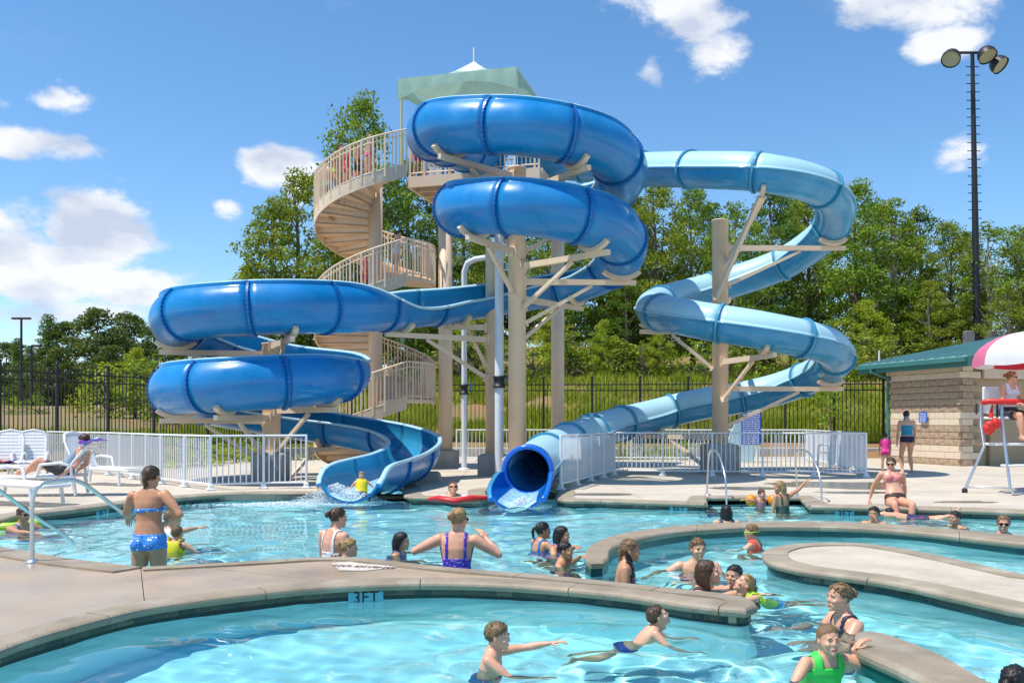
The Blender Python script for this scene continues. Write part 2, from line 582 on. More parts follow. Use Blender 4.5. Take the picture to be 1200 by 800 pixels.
edge_run(E_back_l, 1, deck, M_cope_i, 1.7)
edge_run([E_back_l[-1]] + E_recess + [E_back_r[0]], 1, deck, M_cope_i, 1.2)
edge_run(E_back_r, 1, deck, M_cope_i, 1.9)
edge_run(E_pen_up, -1, deck, M_cope, 1.9)
edge_run(E_pen_up2 + E_pen_tip[1:] + E_pen_lo[1:], -1, deck, M_cope, 1.3, width=.17)
edge_run([(-1.6, 1.6), (11.4, 1.6)], -1, deck, M_cope, 1.6)

# ---------------------------------------------------------------- free-standing pool walls and the island
def pool_wall(name, outer, inner, label, tip=None):
    """wall given by two photo outlines of its top; coping stones across the whole width"""
    o_ = dedupe(gpts(outer[0], 4) + outer[1]); i_ = dedupe(gpts(inner[0], 4) + inner[1])
    def res(pts, n):
        c = [0]
        for k in range(1, len(pts)): c.append(c[-1] + math.hypot(pts[k][0] - pts[k - 1][0], pts[k][1] - pts[k - 1][1]))
        s = np.linspace(0, c[-1], n)
        return np.stack([np.interp(s, c, [p[0] for p in pts]), np.interp(s, c, [p[1] for p in pts])], -1), c[-1]
    N = 61
    A, L = res(o_, N); B, _ = res(i_, N)
    root = tag(empty(name, (float(A[0][0]), float(A[0][1]), 0)), label, 'pool wall')
    k = max(2, round(L / 1.6))
    vsA = []
    for j in range(k):
        a, b = j * (N - 1) // k, (j + 1) * (N - 1) // k
        vs = []
        for t in range(a, b + 1):
            p, q = Vector(A[t]), Vector(B[t])
            if t == a and j: p = p.lerp(Vector(A[t + 1]), .04); q = q.lerp(Vector(B[t + 1]), .04)
            w = (q - p).length
            d = (q - p).normalized() if w > 1e-4 else Vector((0, 1))
            for s, z in ((-.02, -.055), (-.042, -.03), (-.042, -.005), (-.02, .01), (.01, .018), (w - .01, .018), (w + .02, .01), (w + .042, -.005), (w + .042, -.03), (w + .02, -.055)):
                r = p + d * s
                vs.append((r.x, r.y, z))
        c = 10; n = b - a
        fs = [(i * c + u, i * c + (u + 1) % c, (i + 1) * c + (u + 1) % c, (i + 1) * c + u) for i in range(n) for u in range(c)]
        fs += [tuple(range(c)), tuple(range(n * c, n * c + c))]
        o = MB().add(vs, fs).build('coping_stone', M_cope, root); fix_normals(o.data)
    loop = [tuple(p) for p in A] + [tuple(p) for p in B[::-1]]
    loop = dedupe(loop)
    for za, zb, mm, nm in ((-.135, -.05, M_tile, 'tile_band'), (-1.12, -.135, M_plaster, 'wall_body')):
        MB().prism(loop, za, zb).build(nm, mm, root)
    return root

pool_wall('curved_pool_wall',
          ([(686, 654), (687, 649), (692, 641), (705, 634), (730, 626), (775, 619.5), (825, 615), (900, 612), (987, 612.5), (1067, 617), (1147, 624), (1200, 629)], [(6.9, 9.9), (8.2, 9.3)]),
          ([(686, 656), (692, 659), (702, 659.5), (711, 655), (714, 645), (724, 639), (752, 630), (796, 622.5), (850, 618.5), (900, 616.5), (987, 617.5), (1067, 622.5), (1147, 631), (1200, 637)], [(6.6, 9.55), (7.9, 8.9)]),
          'long low concrete wall curving through the water in front of the far pool steps')
pool_wall('near_pool_wall',
          ([(1002, 752), (1003, 746), (1010, 742.5), (1027, 743), (1048, 749), (1081, 761), (1113, 776), (1152, 800)], [(2.65, 4.0), (2.9, 3.2), (3.0, 2.4)]),
          ([(1002, 756), (1004, 761), (1012, 765), (1024, 770), (1038, 776), (1052, 782), (1064, 788), (1092, 801)], [(2.35, 3.85), (2.55, 3.2), (2.65, 2.4)]),
          'low concrete wall end that the girl in the green top holds')
isl_px = [(899, 651), (902, 645), (933, 638.5), (987, 637), (1029, 640), (1083, 649), (1147, 663), (1200, 675)]
isl_lo = [(1200, 715), (1115, 696), (1067, 685.5), (1013, 676.5), (947, 668), (915, 661), (902, 656), (899, 651)]
E_isl = dedupe(gpts(isl_px, 4) + [(4.9, 7.3), (5.6, 6.7), (5.9, 6.1), (5.5, 5.6), (4.9, 5.6), (4.2, 6.0)] + gpts(isl_lo, 4))
isl = tag(empty('pool_island', (E_isl[0][0], E_isl[0][1], 0)), 'teardrop concrete island with pale top and brown rim in the water', 'island')
MB().prism(E_isl[:-1], -.1, .004).build('island_slab', mat('island_concrete', (.55, .475, .37), .8, var=.12, vscale=1.6, bump=.25, bscale=55, stain=.75, scol=(.32, .26, .18), sscale=1.0), isl)
edge_run(E_isl, -1, isl, M_cope_i, 1.5, width=.2)

# ---------------------------------------------------------------- pool floor, entry steps and water
floor = struct(MB().add([(-14, -1, -1.0), (13, -1, -1.0), (13, 19.5, -1.0), (-14, 19.5, -1.0)], [(0, 1, 2, 3)]).build('pool_floor', M_plaster))
st = struct(empty('entry_steps', (4.1, 15, 0)))
for i in range(3):
    MB().box((4.14, 15.65 - .34 * i, -.32 - .23 * i - .4), (1.5, .34, .8), bev=.02).build('step', M_plaster, st)
st2 = struct(empty('beach_steps', (-4.5, 9.4, 0)))
a0, a1 = Vector((-6.4, 10.4, 0)), Vector((-3.3, 8.35, 0))
dn = Vector(((a1 - a0).y, -(a1 - a0).x, 0)).normalized() * -1
for i in range(3):
    c = (a0 + a1) / 2 + dn * (.25 + .38 * i)
    MB().box((c.x, c.y, -.30 - .16 * i - .4), (3.4, .38, .8), rot=math.atan2((a1 - a0).y, (a1 - a0).x), bev=.02).build('step', M_plaster, st2)

def make_water():
    ny, nx = 560, 640
    v = np.linspace(0, 1, ny)
    Y = 1.58 + (17.7 - 1.58) * v ** 1.25
    u = np.linspace(-1, 1, nx)
    hw = .60 * Y + 3.2
    X = u[None, :] * hw[:, None]
    YY = np.repeat(Y[:, None], nx, 1)
    Z = np.full_like(X, WZ)
    rng = np.random.default_rng(3)
    for i in range(90):
        k = math.exp(rng.uniform(math.log(1.8), math.log(38)))
        a = rng.uniform(0, 2 * math.pi)
        amp = .0084 / k ** .86 * rng.uniform(.5, 1.2)
        mod = .55 + .45 * np.sin(X * rng.uniform(-.9, .9) + YY * rng.uniform(-.9, .9) + rng.uniform(0, 6))
        if k > 18: mod = mod * np.clip(1.7 - YY / 12, 0.12, 1)
        ph = k * (math.cos(a) * X + math.sin(a) * YY) + 1.1 * np.sin(.8 * X + i) + 1.1 * np.sin(.7 * YY + 2 * i)
        Z += amp * np.sin(ph) * mod
    # rings and chop where bodies and slides stir the pool
    for (px, py, am, rr, kk) in STIR:
        c = GP(px, py, WZ)
        d = np.hypot(X - c.x, YY - c.y)
        Z += am * np.cos(kk * d) * np.exp(-(d / rr) ** 2)
    vs = np.stack([X, YY, Z], -1).reshape(-1, 3)
    idx = np.arange(nx * ny).reshape(ny, nx)
    fs = np.stack([idx[:-1, :-1], idx[:-1, 1:], idx[1:, 1:], idx[1:, :-1]], -1).reshape(-1, 4)
    me = bpy.data.meshes.new('pool_water')
    me.vertices.add(len(vs)); me.vertices.foreach_set('co', vs.ravel())
    me.loops.add(fs.size); me.loops.foreach_set('vertex_index', fs.ravel())
    me.polygons.add(len(fs)); me.polygons.foreach_set('loop_start', np.arange(0, fs.size, 4)); me.polygons.foreach_set('loop_total', np.full(len(fs), 4))
    me.update(calc_edges=True)
    me.shade_smooth()
    m = bpy.data.materials.new('pool_water'); m.use_nodes = True
    b = m.node_tree.nodes['Principled BSDF']
    b.inputs['Transmission Weight'].default_value = 1
    b.inputs['IOR'].default_value = 1.33
    b.inputs['Roughness'].default_value = 0
    b.inputs['Base Color'].default_value = (.58, .95, 1, 1)
    o = link('pool_water', me, m)
    o.cycles.is_caustics_caster = True
    return struct(o)
STIR = [(420, 590, .02, 1.3, 9), (610, 596, .025, 1.2, 9), (330, 600, .012, 1.2, 12), (590, 770, .006, .5, 22), (770, 745, .006, .5, 22), (980, 780, .006, .5, 24),
        (985, 730, .006, .5, 22), (480, 648, .006, .5, 20), (650, 655, .006, .5, 20), (870, 700, .007, .5, 22), (180, 660, .005, .5, 20), (820, 668, .006, .5, 20)]
for px_, py_ in [(208, 645), (203, 634), (28, 621), (531, 589), (471, 650), (637, 643), (659, 646), (663, 661), (739, 685), (818, 668), (860, 692), (873, 704), (880, 641), (851, 611), (893, 596), (913, 599), (983, 735), (971, 790), (584, 783), (771, 750), (700, 748), (1024, 614), (1119, 617), (1176, 630), (1075, 607), (178, 661)]:
    STIR.append((px_, py_, .0045, .42, 30)); STIR.append((px_ - 6, py_ + 3, .007, .8, 14))
make_water()

# ---------------------------------------------------------------- terrain behind the fence
def terr(x, y):
    yf = fence_y(x)
    d = y - yf
    w = min(1, max(0, (x + 12) / 5))           # 0 on the left, 1 behind the slides
    if d < -1.2: return -.2
    z = -.2 + (.5 + .2) * min(1, (d + 1.2) / .9)
    if d > 0:
        z += w * (min(d, 8) * .33 + max(0, d - 8) * .02 + min(max(0, d - 11), 22) * .15) + (1 - w) * min(d, 60) * .035
    z += .12 * noise.noise(Vector((x * .25, y * .25, 3))) * min(1, max(0, d))
    return z
xs = list(np.linspace(-300, -40, 14)) + list(np.linspace(-36, 36, 73)) + list(np.linspace(40, 300, 14))
ys = list(np.linspace(14, 50, 73)) + list(np.linspace(55, 120, 14)) + [150, 200, 300, 500, 900, 1800]
vs = [(x * (1 if y < 200 else y / 150), y, terr(x, y)) for y in ys for x in xs]
nx = len(xs)
fs = [(j * nx + i, j * nx + i + 1, (j + 1) * nx + i + 1, (j + 1) * nx + i) for j in range(len(ys) - 1) for i in range(nx - 1)
      if not (-17.5 < xs[i] < 29 and (ys[j] < 18.5 or ys[j + 1] < min(fence_y(xs[i]), fence_y(xs[i + 1])) - 1.6))]
struct(MB().add(vs, fs, 0, True).build('ground', M_soil))
struct(MB().prism([(-300, -300), (300, -300), (300, -30.1), (-300, -30.1)], -.3, -.1).build('lawn', mat('lawn', (.06, .11, .025), .9, var=.3, vscale=.6)))
for sx in (-1, 1):
    struct(MB().prism([(sx * 30.1 if sx > 0 else -17.7, -30), (sx * 300, -30), (sx * 300, 14), (sx * 30.1 if sx > 0 else -17.7, 14)], -.3, -.15).build('lawn', MATS['lawn']))

# wet patches where swimmers climb out
M_wet = mat('wet_concrete', (.22, .175, .12), .16, var=.1, vscale=1.5, bump=.06, bscale=40)
def wet_patch(px, py, rx, ry, seed):
    c = GP(px, py); n = 40; pts = []
    for i in range(n):
        a = 2 * math.pi * i / n
        k = 1 + .42 * noise.noise(Vector((math.cos(a) * 1.6 + seed, math.sin(a) * 1.6, seed))) + .14 * noise.noise(Vector((math.cos(a) * 6, math.sin(a) * 6, seed)))
        pts.append((c.x + rx * k * math.cos(a), c.y + ry * k * math.sin(a), .0045))
    struct(MB().add(pts, [tuple(range(n))]).build('wet_patch', M_wet))
wet_patch(985, 568, 1.5, 1.1, 3); wet_patch(880, 572, .7, .45, 9); wet_patch(1010, 577, .8, .3, 14); wet_patch(700, 579, .7, .25, 21); wet_patch(1130, 588, .55, .2, 27)
# ================================================================ water slides
M_blue = mat('blue_gelcoat', (.003, .205, .52), .36, var=.16, vscale=.8, coat=.25, stain=.28, scol=(.07, .31, .56), sscale=1.3, bump=.035, bscale=3, rvar=.12)
M_blue_in = mat('aqua_gelcoat_inside', (.03, .27, .46), .22, var=.1, vscale=1.2, coat=.3)
M_rim = mat('pale_blue_rim', (.42, .66, .78), .4, var=.08)
M_flange = mat('blue_flange', (.002, .14, .47), .35)
M_bolt = mat('bolt_steel', (.14, .3, .55), .4, metal=.3)
M_sky_up = mat('pale_sunlit_gelcoat', (.42, .67, .76), .42, var=.06, vscale=.7, coat=.2, stain=.25, scol=(.2, .48, .62), sscale=1.4)  # paler upper shell, with the sunlit white of its top put into the colour
M_sky = mat('sky_blue_gelcoat', (.03, .28, .52), .32, var=.12, vscale=.7, coat=.3, rvar=.1, stain=.3, scol=(.22, .5, .64), sscale=1.4)  # lower shell darkened: shade of the tube's underside put into the blue
M_sky_fl = mat('sky_blue_flange', (.06, .30, .47), .35)
M_beige = mat('beige_paint', (.80, .605, .43), .5, var=.05, vscale=1.5, stain=.18, scol=(.42, .3, .2), sscale=1.6)
M_foot = mat('footing_concrete', (.40, .38, .34), .9, var=.2, vscale=3, bump=.4, bscale=30)

def frames(pts):
    T = np.gradient(pts[:, :3], axis=0)
    T /= np.linalg.norm(T, axis=1)[:, None]
    S = np.cross(T, np.array([0, 0, 1.0]))
    S /= np.linalg.norm(S, axis=1)[:, None]
    U = np.cross(S, T)
    return T, S, U

def sweep_profile(pts, T, S, U, i0, i1, prof_fn, mats_fn, closed=True, caps=True):
    vs = []; c = None
    for i in range(i0, i1 + 1):
        pr = prof_fn(i)
        c = len(pr)
        for (s, u) in pr:
            vs.append(pts[i, :3] + S[i] * s + U[i] * u)
    mb = MB()
    n = i1 - i0
    for a in range(c if closed else c - 1):
        b = (a + 1) % c
        mb.add([], [])
        fs = [(i * c + a, i * c + b, (i + 1) * c + b, (i + 1) * c + a) for i in range(n)]
        for f in fs:
            mb.f.append(f); mb.m.append(mats_fn(a)); mb.sm.append(True)
    mb.v = [tuple(v) for v in vs]
    if caps and closed:
        mb.f.append(tuple(range(c))); mb.m.append(0); mb.sm.append(False)
        mb.f.append(tuple(range(n * c, n * c + c))); mb.m.append(0); mb.sm.append(False)
    return mb

def flume_profile(aL, aR, r, NA=22, t=.03, lip=.06):
    """open trough: inner arc left->right, lip, outer arc right->left, lip. angles in degrees from the bottom"""
    pr = []
    an = np.radians(np.linspace(-aL, aR, NA))
    for a in an: pr.append(((r - t) * math.sin(a), -(r - t) * math.cos(a)))
    for sg, ae in ((1, aR), (-1, aL)):
        pass
    a = math.radians(aR); da = .06
    pr += [((r - t) * math.sin(a + .03), -(r - t) * math.cos(a + .03)), ((r + lip) * math.sin(a + .03), -(r + lip) * math.cos(a + .03)), ((r + lip) * math.sin(a - da), -(r + lip) * math.cos(a - da))]
    for b in an[::-1]:
        b = min(max(b, -math.radians(aL) + da), math.radians(aR) - da)
        pr.append((r * math.sin(b), -r * math.cos(b)))
    a = -math.radians(aL)
    pr += [((r + lip) * math.sin(a + da), -(r + lip) * math.cos(a + da)), ((r + lip) * math.sin(a - .03), -(r + lip) * math.cos(a - .03)), ((r - t) * math.sin(a - .03), -(r - t) * math.cos(a - .03))]
    return pr

def make_open_slide(name, ctrl, r, joints, label, step=.14):
    pts = catmull(ctrl, step)
    T, S, U = frames(pts)
    root = tag(empty(name, tuple(pts[0][:3])), label, 'water slide')
    NA = 22
    def prof(i): return flume_profile(pts[i, 3], pts[i, 4], r)
    def mf(a):
        if a < NA - 1: return 1
        if a in (NA, NA + 1, NA - 1): return 2
        if NA + 2 <= a < 2 * NA + 3: return 0
        return 2
    cum = np.concatenate([[0], np.cumsum(np.linalg.norm(np.diff(pts[:, :3], axis=0), axis=1))])
    k = max(1, round(cum[-1] / joints))
    cut = [int(np.argmin(abs(cum - cum[-1] * j / k))) for j in range(k + 1)]
    for j in range(k):
        mb = sweep_profile(pts, T, S, U, cut[j], cut[j + 1], prof, mf)
        o = mb.build('flume_section', [M_blue, M_blue_in, M_rim], root)
        fix_normals(o.data)
    for j in range(1, k):
        i = cut[j]
        aL, aR = pts[i, 3] - 3, pts[i, 4] - 3
        mb = MB(); vs = []
        an = np.radians(np.linspace(-aL, aR, 30))
        for dt in (-.022, .022):
            for rr in (r - .01, r + .042):
                for a in an: vs.append(pts[i, :3] + T[i] * dt + S[i] * rr * math.sin(a) - U[i] * rr * math.cos(a))
        n = 30
        fs = []
        for a in range(n - 1):
            for p, q in ((0, 1), (1, 3), (3, 2), (2, 0)):
                fs.append((p * n + a, p * n + a + 1, q * n + a + 1, q * n + a))
        fs += [(0, n, 3 * n, 2 * n), (n - 1, 2 * n - 1, 4 * n - 1, 3 * n - 1)]
        mb.add(vs, fs)
        fl = mb.build('flange', M_flange, root); fix_normals(fl.data)
        bb = MB()
        for a in np.radians(np.arange(-aL + 6, aR - 4, 9)):
            for dt in (-.028, .028):
                c = pts[i, :3] + T[i] * dt + (S[i] * math.sin(a) - U[i] * math.cos(a)) * (r + .024)
                bb.box(c, (.018, .018, .018))
        b_ = bb.build('flange_bolts', M_bolt, fl); b_['kind'] = 'stuff'
    return root, pts, (T, S, U), cut

def circ(cx, cy, rad, th):
    return (cx + rad * math.cos(R(th)), cy + rad * math.sin(R(th)))
HI, LO = 148, 78
B = [(-.7, 26.0, 8.72, 92, 92), (-1.2, 24.6, 8.55, 95, 95), (-1.72, 22.6, 8.2, 85, 130)]
c1 = (.33, 20.8)
for th, z, rad in ((180, 7.82, 2.15), (222, 7.5, 2.15), (270, 7.25, 2.15), (315, 7.07, 2.15), (360, 6.86, 2.15), (405, 6.68, 2.15), (450, 6.5, 2.12), (495, 6.3, 1.85), (540, 6.08, 1.5), (585, 5.85, 1.78), (630, 5.65, 2.08), (675, 5.46, 2.15), (720, 5.18, 2.15), (765, 4.85, 2.15)):
    x, y = circ(*c1, rad, th)
    B.append((x, y, z, LO if th < 740 else 85, HI if th < 700 else (140 if th < 740 else 128)))
B += [(.1, 22.9, 4.58, 80, 122), (-1.3, 22.45, 4.3, 78, 122), (-2.5, 21.4, 4.02, 80, 122), (-3.6, 20.15, 3.82, 140, 90), (-4.5, 19.2, 3.7, HI, LO)]
c2 = (-5.62, 20.8)
for th, z, rad in ((270, 3.62, 1.9), (225, 3.57, 1.88), (180, 3.46, 1.85), (135, 3.24, 1.87), (90, 2.97, 1.9), (45, 2.72, 1.88), (0, 2.4, 1.85), (-45, 2.2, 1.88), (-90, 2.09, 1.9), (-135, 2.03, 1.88), (-180, 1.96, 1.85), (-225, 1.74, 1.88)):
    x, y = circ(*c2, rad, th)
    B.append((x, y, z, 118 if -20 < th < 100 else (140 if th in (135,) else HI), LO))
B += [(-5.6, 22.8, 1.48, 118, 84), (-4.3, 22.7, 1.27, 110, 92), (-3.1, 22.1, 1.06, 110, 98), (-2.33, 21.1, .86, 108, 98), (-2.12, 19.9, .72, 105, 96), (-2.25, 18.6, .6, 100, 96), (-2.5, 17.4, .52, 98, 98), (-2.68, 16.7, .49, 96, 96), (-2.78, 16.25, .47, 88, 88), (-2.82, 15.9, .46, 66, 66)]
slideB, ptsB, frB, cutB = make_open_slide('open_water_slide', B, .565, 1.62, 'bright blue open flume water slide coiling round two beige columns')

# ---- enclosed tube slide
TT = [(.3, 26.3, 8.75), (1.6, 25.6, 8.45), (3.1, 24.5, 8.02), (4.4, 22.3, 7.4), (5.8, 20.96, 6.95), (7.38, 21.6, 6.7), (8.04, 23.2, 6.23), (7.38, 24.8, 5.6), (5.8, 25.44, 5.07), (4.2, 24.8, 4.57), (3.56, 23.2, 4.13), (4.2, 21.6, 3.72),
      (5.8, 20.96, 3.36), (7.38, 21.6, 3.08), (8.04, 23.2, 2.73), (7.38, 24.8, 2.26), (6.2, 25.4, 1.95), (5.0, 25.3, 1.755), (3.8, 24.9, 1.47), (2.4, 23.4, 1.16), (1.39, 20.9, .88), (.69, 18.6, .62), (.29, 16.75, .42)]
ptsT = catmull(TT, .14)
T_, S_, U_ = frames(ptsT)
slideT = tag(empty('tube_water_slide', tuple(ptsT[0][:3])), 'pale sky blue enclosed tube slide spiralling round a single beige column', 'water slide')
cumT = np.concatenate([[0], np.cumsum(np.linalg.norm(np.diff(ptsT[:, :3], axis=0), axis=1))])
kT = round(cumT[-1] / 2.0)
cutT = [int(np.argmin(abs(cumT - cumT[-1] * j / kT))) for j in range(kT + 1)]
RT = .435
def tube_prof(sign):
    """half shell with a seam lip on both sides; sign +1 upper, -1 lower"""
    pr = []
    an = np.linspace(-math.pi / 2, math.pi / 2, 17)
    for a in an: pr.append((RT * math.sin(a), sign * RT * math.cos(a)))
    pr += [(RT + .05, .002 * sign), (RT + .05, .022 * sign)]
    pr = pr[:-2]
    out = [(-(RT + .045), .022 * sign), (-(RT + .045), .001 * sign), (-(RT - .03), .001 * sign)]
    inn = [((RT - .03) * math.sin(a), sign * (RT - .03) * math.cos(a)) for a in an]
    o2 = [(RT - .03, .001 * sign), (RT + .045, .001 * sign), (RT + .045, .022 * sign)]
    outer = [(RT * math.sin(a), sign * max(RT * math.cos(a), .022)) for a in an[::-1]]
    return out + inn[1:-1] + o2 + outer
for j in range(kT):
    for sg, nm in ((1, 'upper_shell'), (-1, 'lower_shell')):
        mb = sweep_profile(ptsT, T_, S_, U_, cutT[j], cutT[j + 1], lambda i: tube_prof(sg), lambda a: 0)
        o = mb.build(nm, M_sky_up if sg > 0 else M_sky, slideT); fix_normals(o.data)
for j in range(1, kT):
    i = cutT[j]
    vs = []; n = 32
    for dt, rr in ((-.026, RT - .005), (-.026, RT + .05), (.026, RT + .05), (.026, RT - .005)):
        for q in range(n):
            a = 2 * math.pi * q / n
            vs.append(ptsT[i, :3] + T_[i] * dt + (S_[i] * math.sin(a) - U_[i] * math.cos(a)) * rr)
    fs = [(k_ * n + q, k_ * n + (q + 1) % n, ((k_ + 1) % 4) * n + (q + 1) % n, ((k_ + 1) % 4) * n + q) for k_ in range(4) for q in range(n)]
    mb = MB().add(vs, fs)
    o = mb.build('flange', M_sky_fl, slideT); fix_normals(o.data)
# mouth ring and run-out trough
i = len(ptsT) - 1
M_mouth = mat('royal_blue_gelcoat', (.006, .15, .62), .25, var=.08, coat=.4)
vs = []; n = 36
for dt, rr in ((-.10, RT + .005), (-.10, RT + .045), (.05, RT + .045), (.07, RT + .03), (.07, RT - .03), (-.09, RT - .05)):
    for q in range(n):
        a = 2 * math.pi * q / n
        vs.append(ptsT[i, :3] + T_[i] * dt + (S_[i] * math.sin(a) - U_[i] * math.cos(a)) * rr)
fs = [(k_ * n + q, k_ * n + (q + 1) % n, ((k_ + 1) % 6) * n + (q + 1) % n, ((k_ + 1) % 6) * n + q) for k_ in range(6) for q in range(n)]
o = MB().add(vs, fs, 0, True).build('mouth_ring', M_mouth, slideT); fix_normals(o.data)
run = catmull([(*(ptsT[-1][:3] + T_[-1] * .05), 88, 88, .45), (.22, 16.4, .41, 88, 88, .46), (.17, 16.0, .40, 80, 80, .49), (.11, 15.45, .40, 66, 66, .53), (.08, 15.15, .38, 52, 52, .55)], .08)
Tr, Sr, Ur = frames(run)
mb = sweep_profile(run, Tr, Sr, Ur, 0, len(run) - 1, lambda i: flume_profile(run[i, 3], run[i, 4], run[i, 5], lip=.05), lambda a: 0 if a < 21 or a > 24 else 1)
o = mb.build('run_out_trough', [M_mouth, M_sky], slideT); fix_normals(o.data)
# water running out of both slides: thin sheet on the trough bottom
# ---------------------------------------------------------------- steel supports
def bolt_plate(mb, p, r): mb.lathe([(r, 0), (r, .03), (0, .03)], p, 14)
def column(name, px, Y, ztop, label, arms, foot=(.7, .5), rad=.2, z0=0.0, parent_top=None):
    x = (px - 600) / F * Y
    root = tag(empty(name, (x, Y, 0)), label, 'slide support', 'beige slide support columns')
    MB().lathe([(0, z0), (rad, z0), (rad, ztop), (rad + .015, ztop), (rad + .015, ztop + .03), (0, ztop + .03)], (x, Y, 0), 22).build('post', M_beige, root)
    if foot:
        MB().box((x, Y, foot[1] / 2 - .05), (foot[0], foot[0], foot[1] + .1), bev=.04).build('footing', M_foot, root)
        MB().lathe([(0, foot[1] + .001), (rad + .09, foot[1] + .001), (rad + .09, foot[1] + .03), (0, foot[1] + .03)], (x, Y, 0), 22).build('base_plate', M_beige, root)
    for (p, q, w, h, nm) in arms:
        a = MB(); a.beam(p, q, w, h, h2=h * .75)
        a_ = a.build(nm, M_beige, root)
        e = MB(); e.beam(Vector(p) + (Vector(q) - Vector(p)).normalized() * -.01, Vector(p) + (Vector(q) - Vector(p)).normalized() * .03, w + .1, h + .1)
        e.build('end_plate', M_beige, a_)
    return root

def arm_to(px, Y, z, pts, S, U, i, r, side=0):
    """arm from a column at height z to the underside of the slide at sample i"""
    x = (px - 600) / F * Y
    c = Vector(pts[i, :3])
    d = (Vector((c.x, c.y, 0)) - Vector((x, Y, 0)))
    dl = d.length
    d.normalize()
    top = Vector((c.x, c.y, c.z - r - .10))
    base = Vector((x, Y, top.z - .02)) + d * .18
    tip = Vector((x, Y, top.z - .02)) + d * (dl + .35)
    low = Vector((x, Y, top.z - .95)) + d * .19
    return [(base, tip, .10, .14, 'arm'), (low, Vector((x, Y, top.z - .1)) + d * (dl * .72), .075, .09, 'brace')], top
def near_idx(pts, x, y, z):
    return int(np.argmin(((pts[:, :3] - np.array([x, y, z])) ** 2).sum(1)))
def saddles(root, pts, fr, idxs, r, m=M_beige):
    T, S, U = fr
    for i in idxs:
        mb = MB(); vs = []
        an = np.radians(np.linspace(-42, 42, 9))
        for dt in (-.05, .05):
            for rr in (r + .005, r + .10):
                for a in an: vs.append(pts[i, :3] + T[i] * dt + S[i] * rr * math.sin(a) - U[i] * rr * math.cos(a))
        n = 9; fs = []
        for a in range(n - 1):
            for p, q in ((0, 1), (1, 3), (3, 2), (2, 0)):
                fs.append((p * n + a, p * n + a + 1, q * n + a + 1, q * n + a))
        fs += [(0, n, 3 * n, 2 * n), (n - 1, 2 * n - 1, 4 * n - 1, 3 * n - 1)]
        mb.add(vs, fs)
        o = mb.build('saddle', m, root); fix_normals(o.data)

def set_arms(px, Y, where, pts, fr, r):
    out = []; idx = []
    for (x, y, z) in where:
        i = near_idx(pts, x, y, z)
        a, _ = arm_to(px, Y, z, pts, fr[1], fr[2], i, r)
        out += a; idx.append(i)
    return out, idx
def onc(c, rad, th, z): return (*circ(*c, rad, th), z)
wh1 = [onc(c1, 2.15, 222, 7.6), onc(c1, 2.15, 300, 7.3), onc(c1, 2.15, 20, 6.9), onc(c1, 1.9, 235, 5.8), onc(c1, 2.15, 312, 5.45), onc(c1, 2.15, 5, 5.1), onc(c1, 2.15, 55, 4.8), onc(c1, 2.0, 100, 6.5)]
a1_, i1_ = set_arms(606, 20.8, wh1, ptsB, frB, .565)
col1 = column('support_column', 606, 20.8, 7.0, 'tall beige column carrying the upper two turns of the blue flume', a1_)
saddles(col1, ptsB, frB, i1_, .565)
wh2 = [onc(c2, 2.05, 200, 3.5), onc(c2, 2.0, 300, 3.6), onc(c2, 2.0, 80, 2.95), onc(c2, 2.0, -30, 2.25), onc(c2, 2.05, -150, 2.0), onc(c2, 2.0, -100, 2.08), (-4.6, 22.7, 1.3)]
a2_, i2_ = set_arms(318, 20.8, wh2, ptsB, frB, .565)
col2 = column('support_column', 318, 20.8, 3.05, 'short beige column behind the white railing carrying the lower blue turns', a2_, foot=(.75, .62))
saddles(col2, ptsB, frB, i2_, .565)
frT = (T_, S_, U_)
wh3 = [(5.8, 20.96, 6.95), (8.04, 23.2, 6.23), (5.8, 25.44, 5.07), (3.56, 23.2, 4.13), (5.8, 20.96, 3.36), (8.04, 23.3, 2.7), (3.9, 24.9, 1.48)]
a3_, i3_ = set_arms(844, 23.2, wh3[1:], ptsT, frT, RT)
x3 = (844 - 600) / F * 23.2
cT = Vector(ptsT[near_idx(ptsT, 5.8, 20.96, 6.95), :3])
for k_, dx in ((0, -.14), (1, .14)):
    a3_.append((Vector((x3 + dx, 23.0, 4.4 + .9 * k_)), Vector((cT.x - .1 + dx * .3, cT.y + .05, cT.z - RT - .08)), .09, .12, 'brace'))
col3 = column('support_column', 844, 23.2, 6.35, 'beige column standing inside the coils of the pale tube slide', a3_, foot=(.85, .75))
saddles(col3, ptsT, frT, i3_ + [near_idx(ptsT, 5.8, 20.96, 6.95)], RT)
wh4 = [(-1.3, 22.45, 4.3), (-2.6, 21.35, 4.0)]
a4_, i4_ = set_arms(578, 22.6, wh4, ptsB, frB, .565)
col4 = column('support_column', 578, 22.6, 4.0 + 1.6, 'slim beige column beside the white water pipe', a4_, foot=(.75, .5), rad=.19)
saddles(col4, ptsB, frB, i4_, .565)
# low trestle under the last turns
for (x, y, zt, lab) in ((-2.0, 20.5, .2, 'grey concrete block under the last bend of the blue flume'), (-2.4, 19.6, .06, 'flat grey concrete block under the blue flume end'), (.9, 18.8, .12, 'low grey concrete block under the tube slide end')):
    o = tag(MB().box((x, y, zt / 2 - .05), (.8, .45, max(.14, zt + .1)), rot=.2, bev=.04).build('slide_footing', M_foot), lab, 'concrete block', 'concrete blocks under the slides')
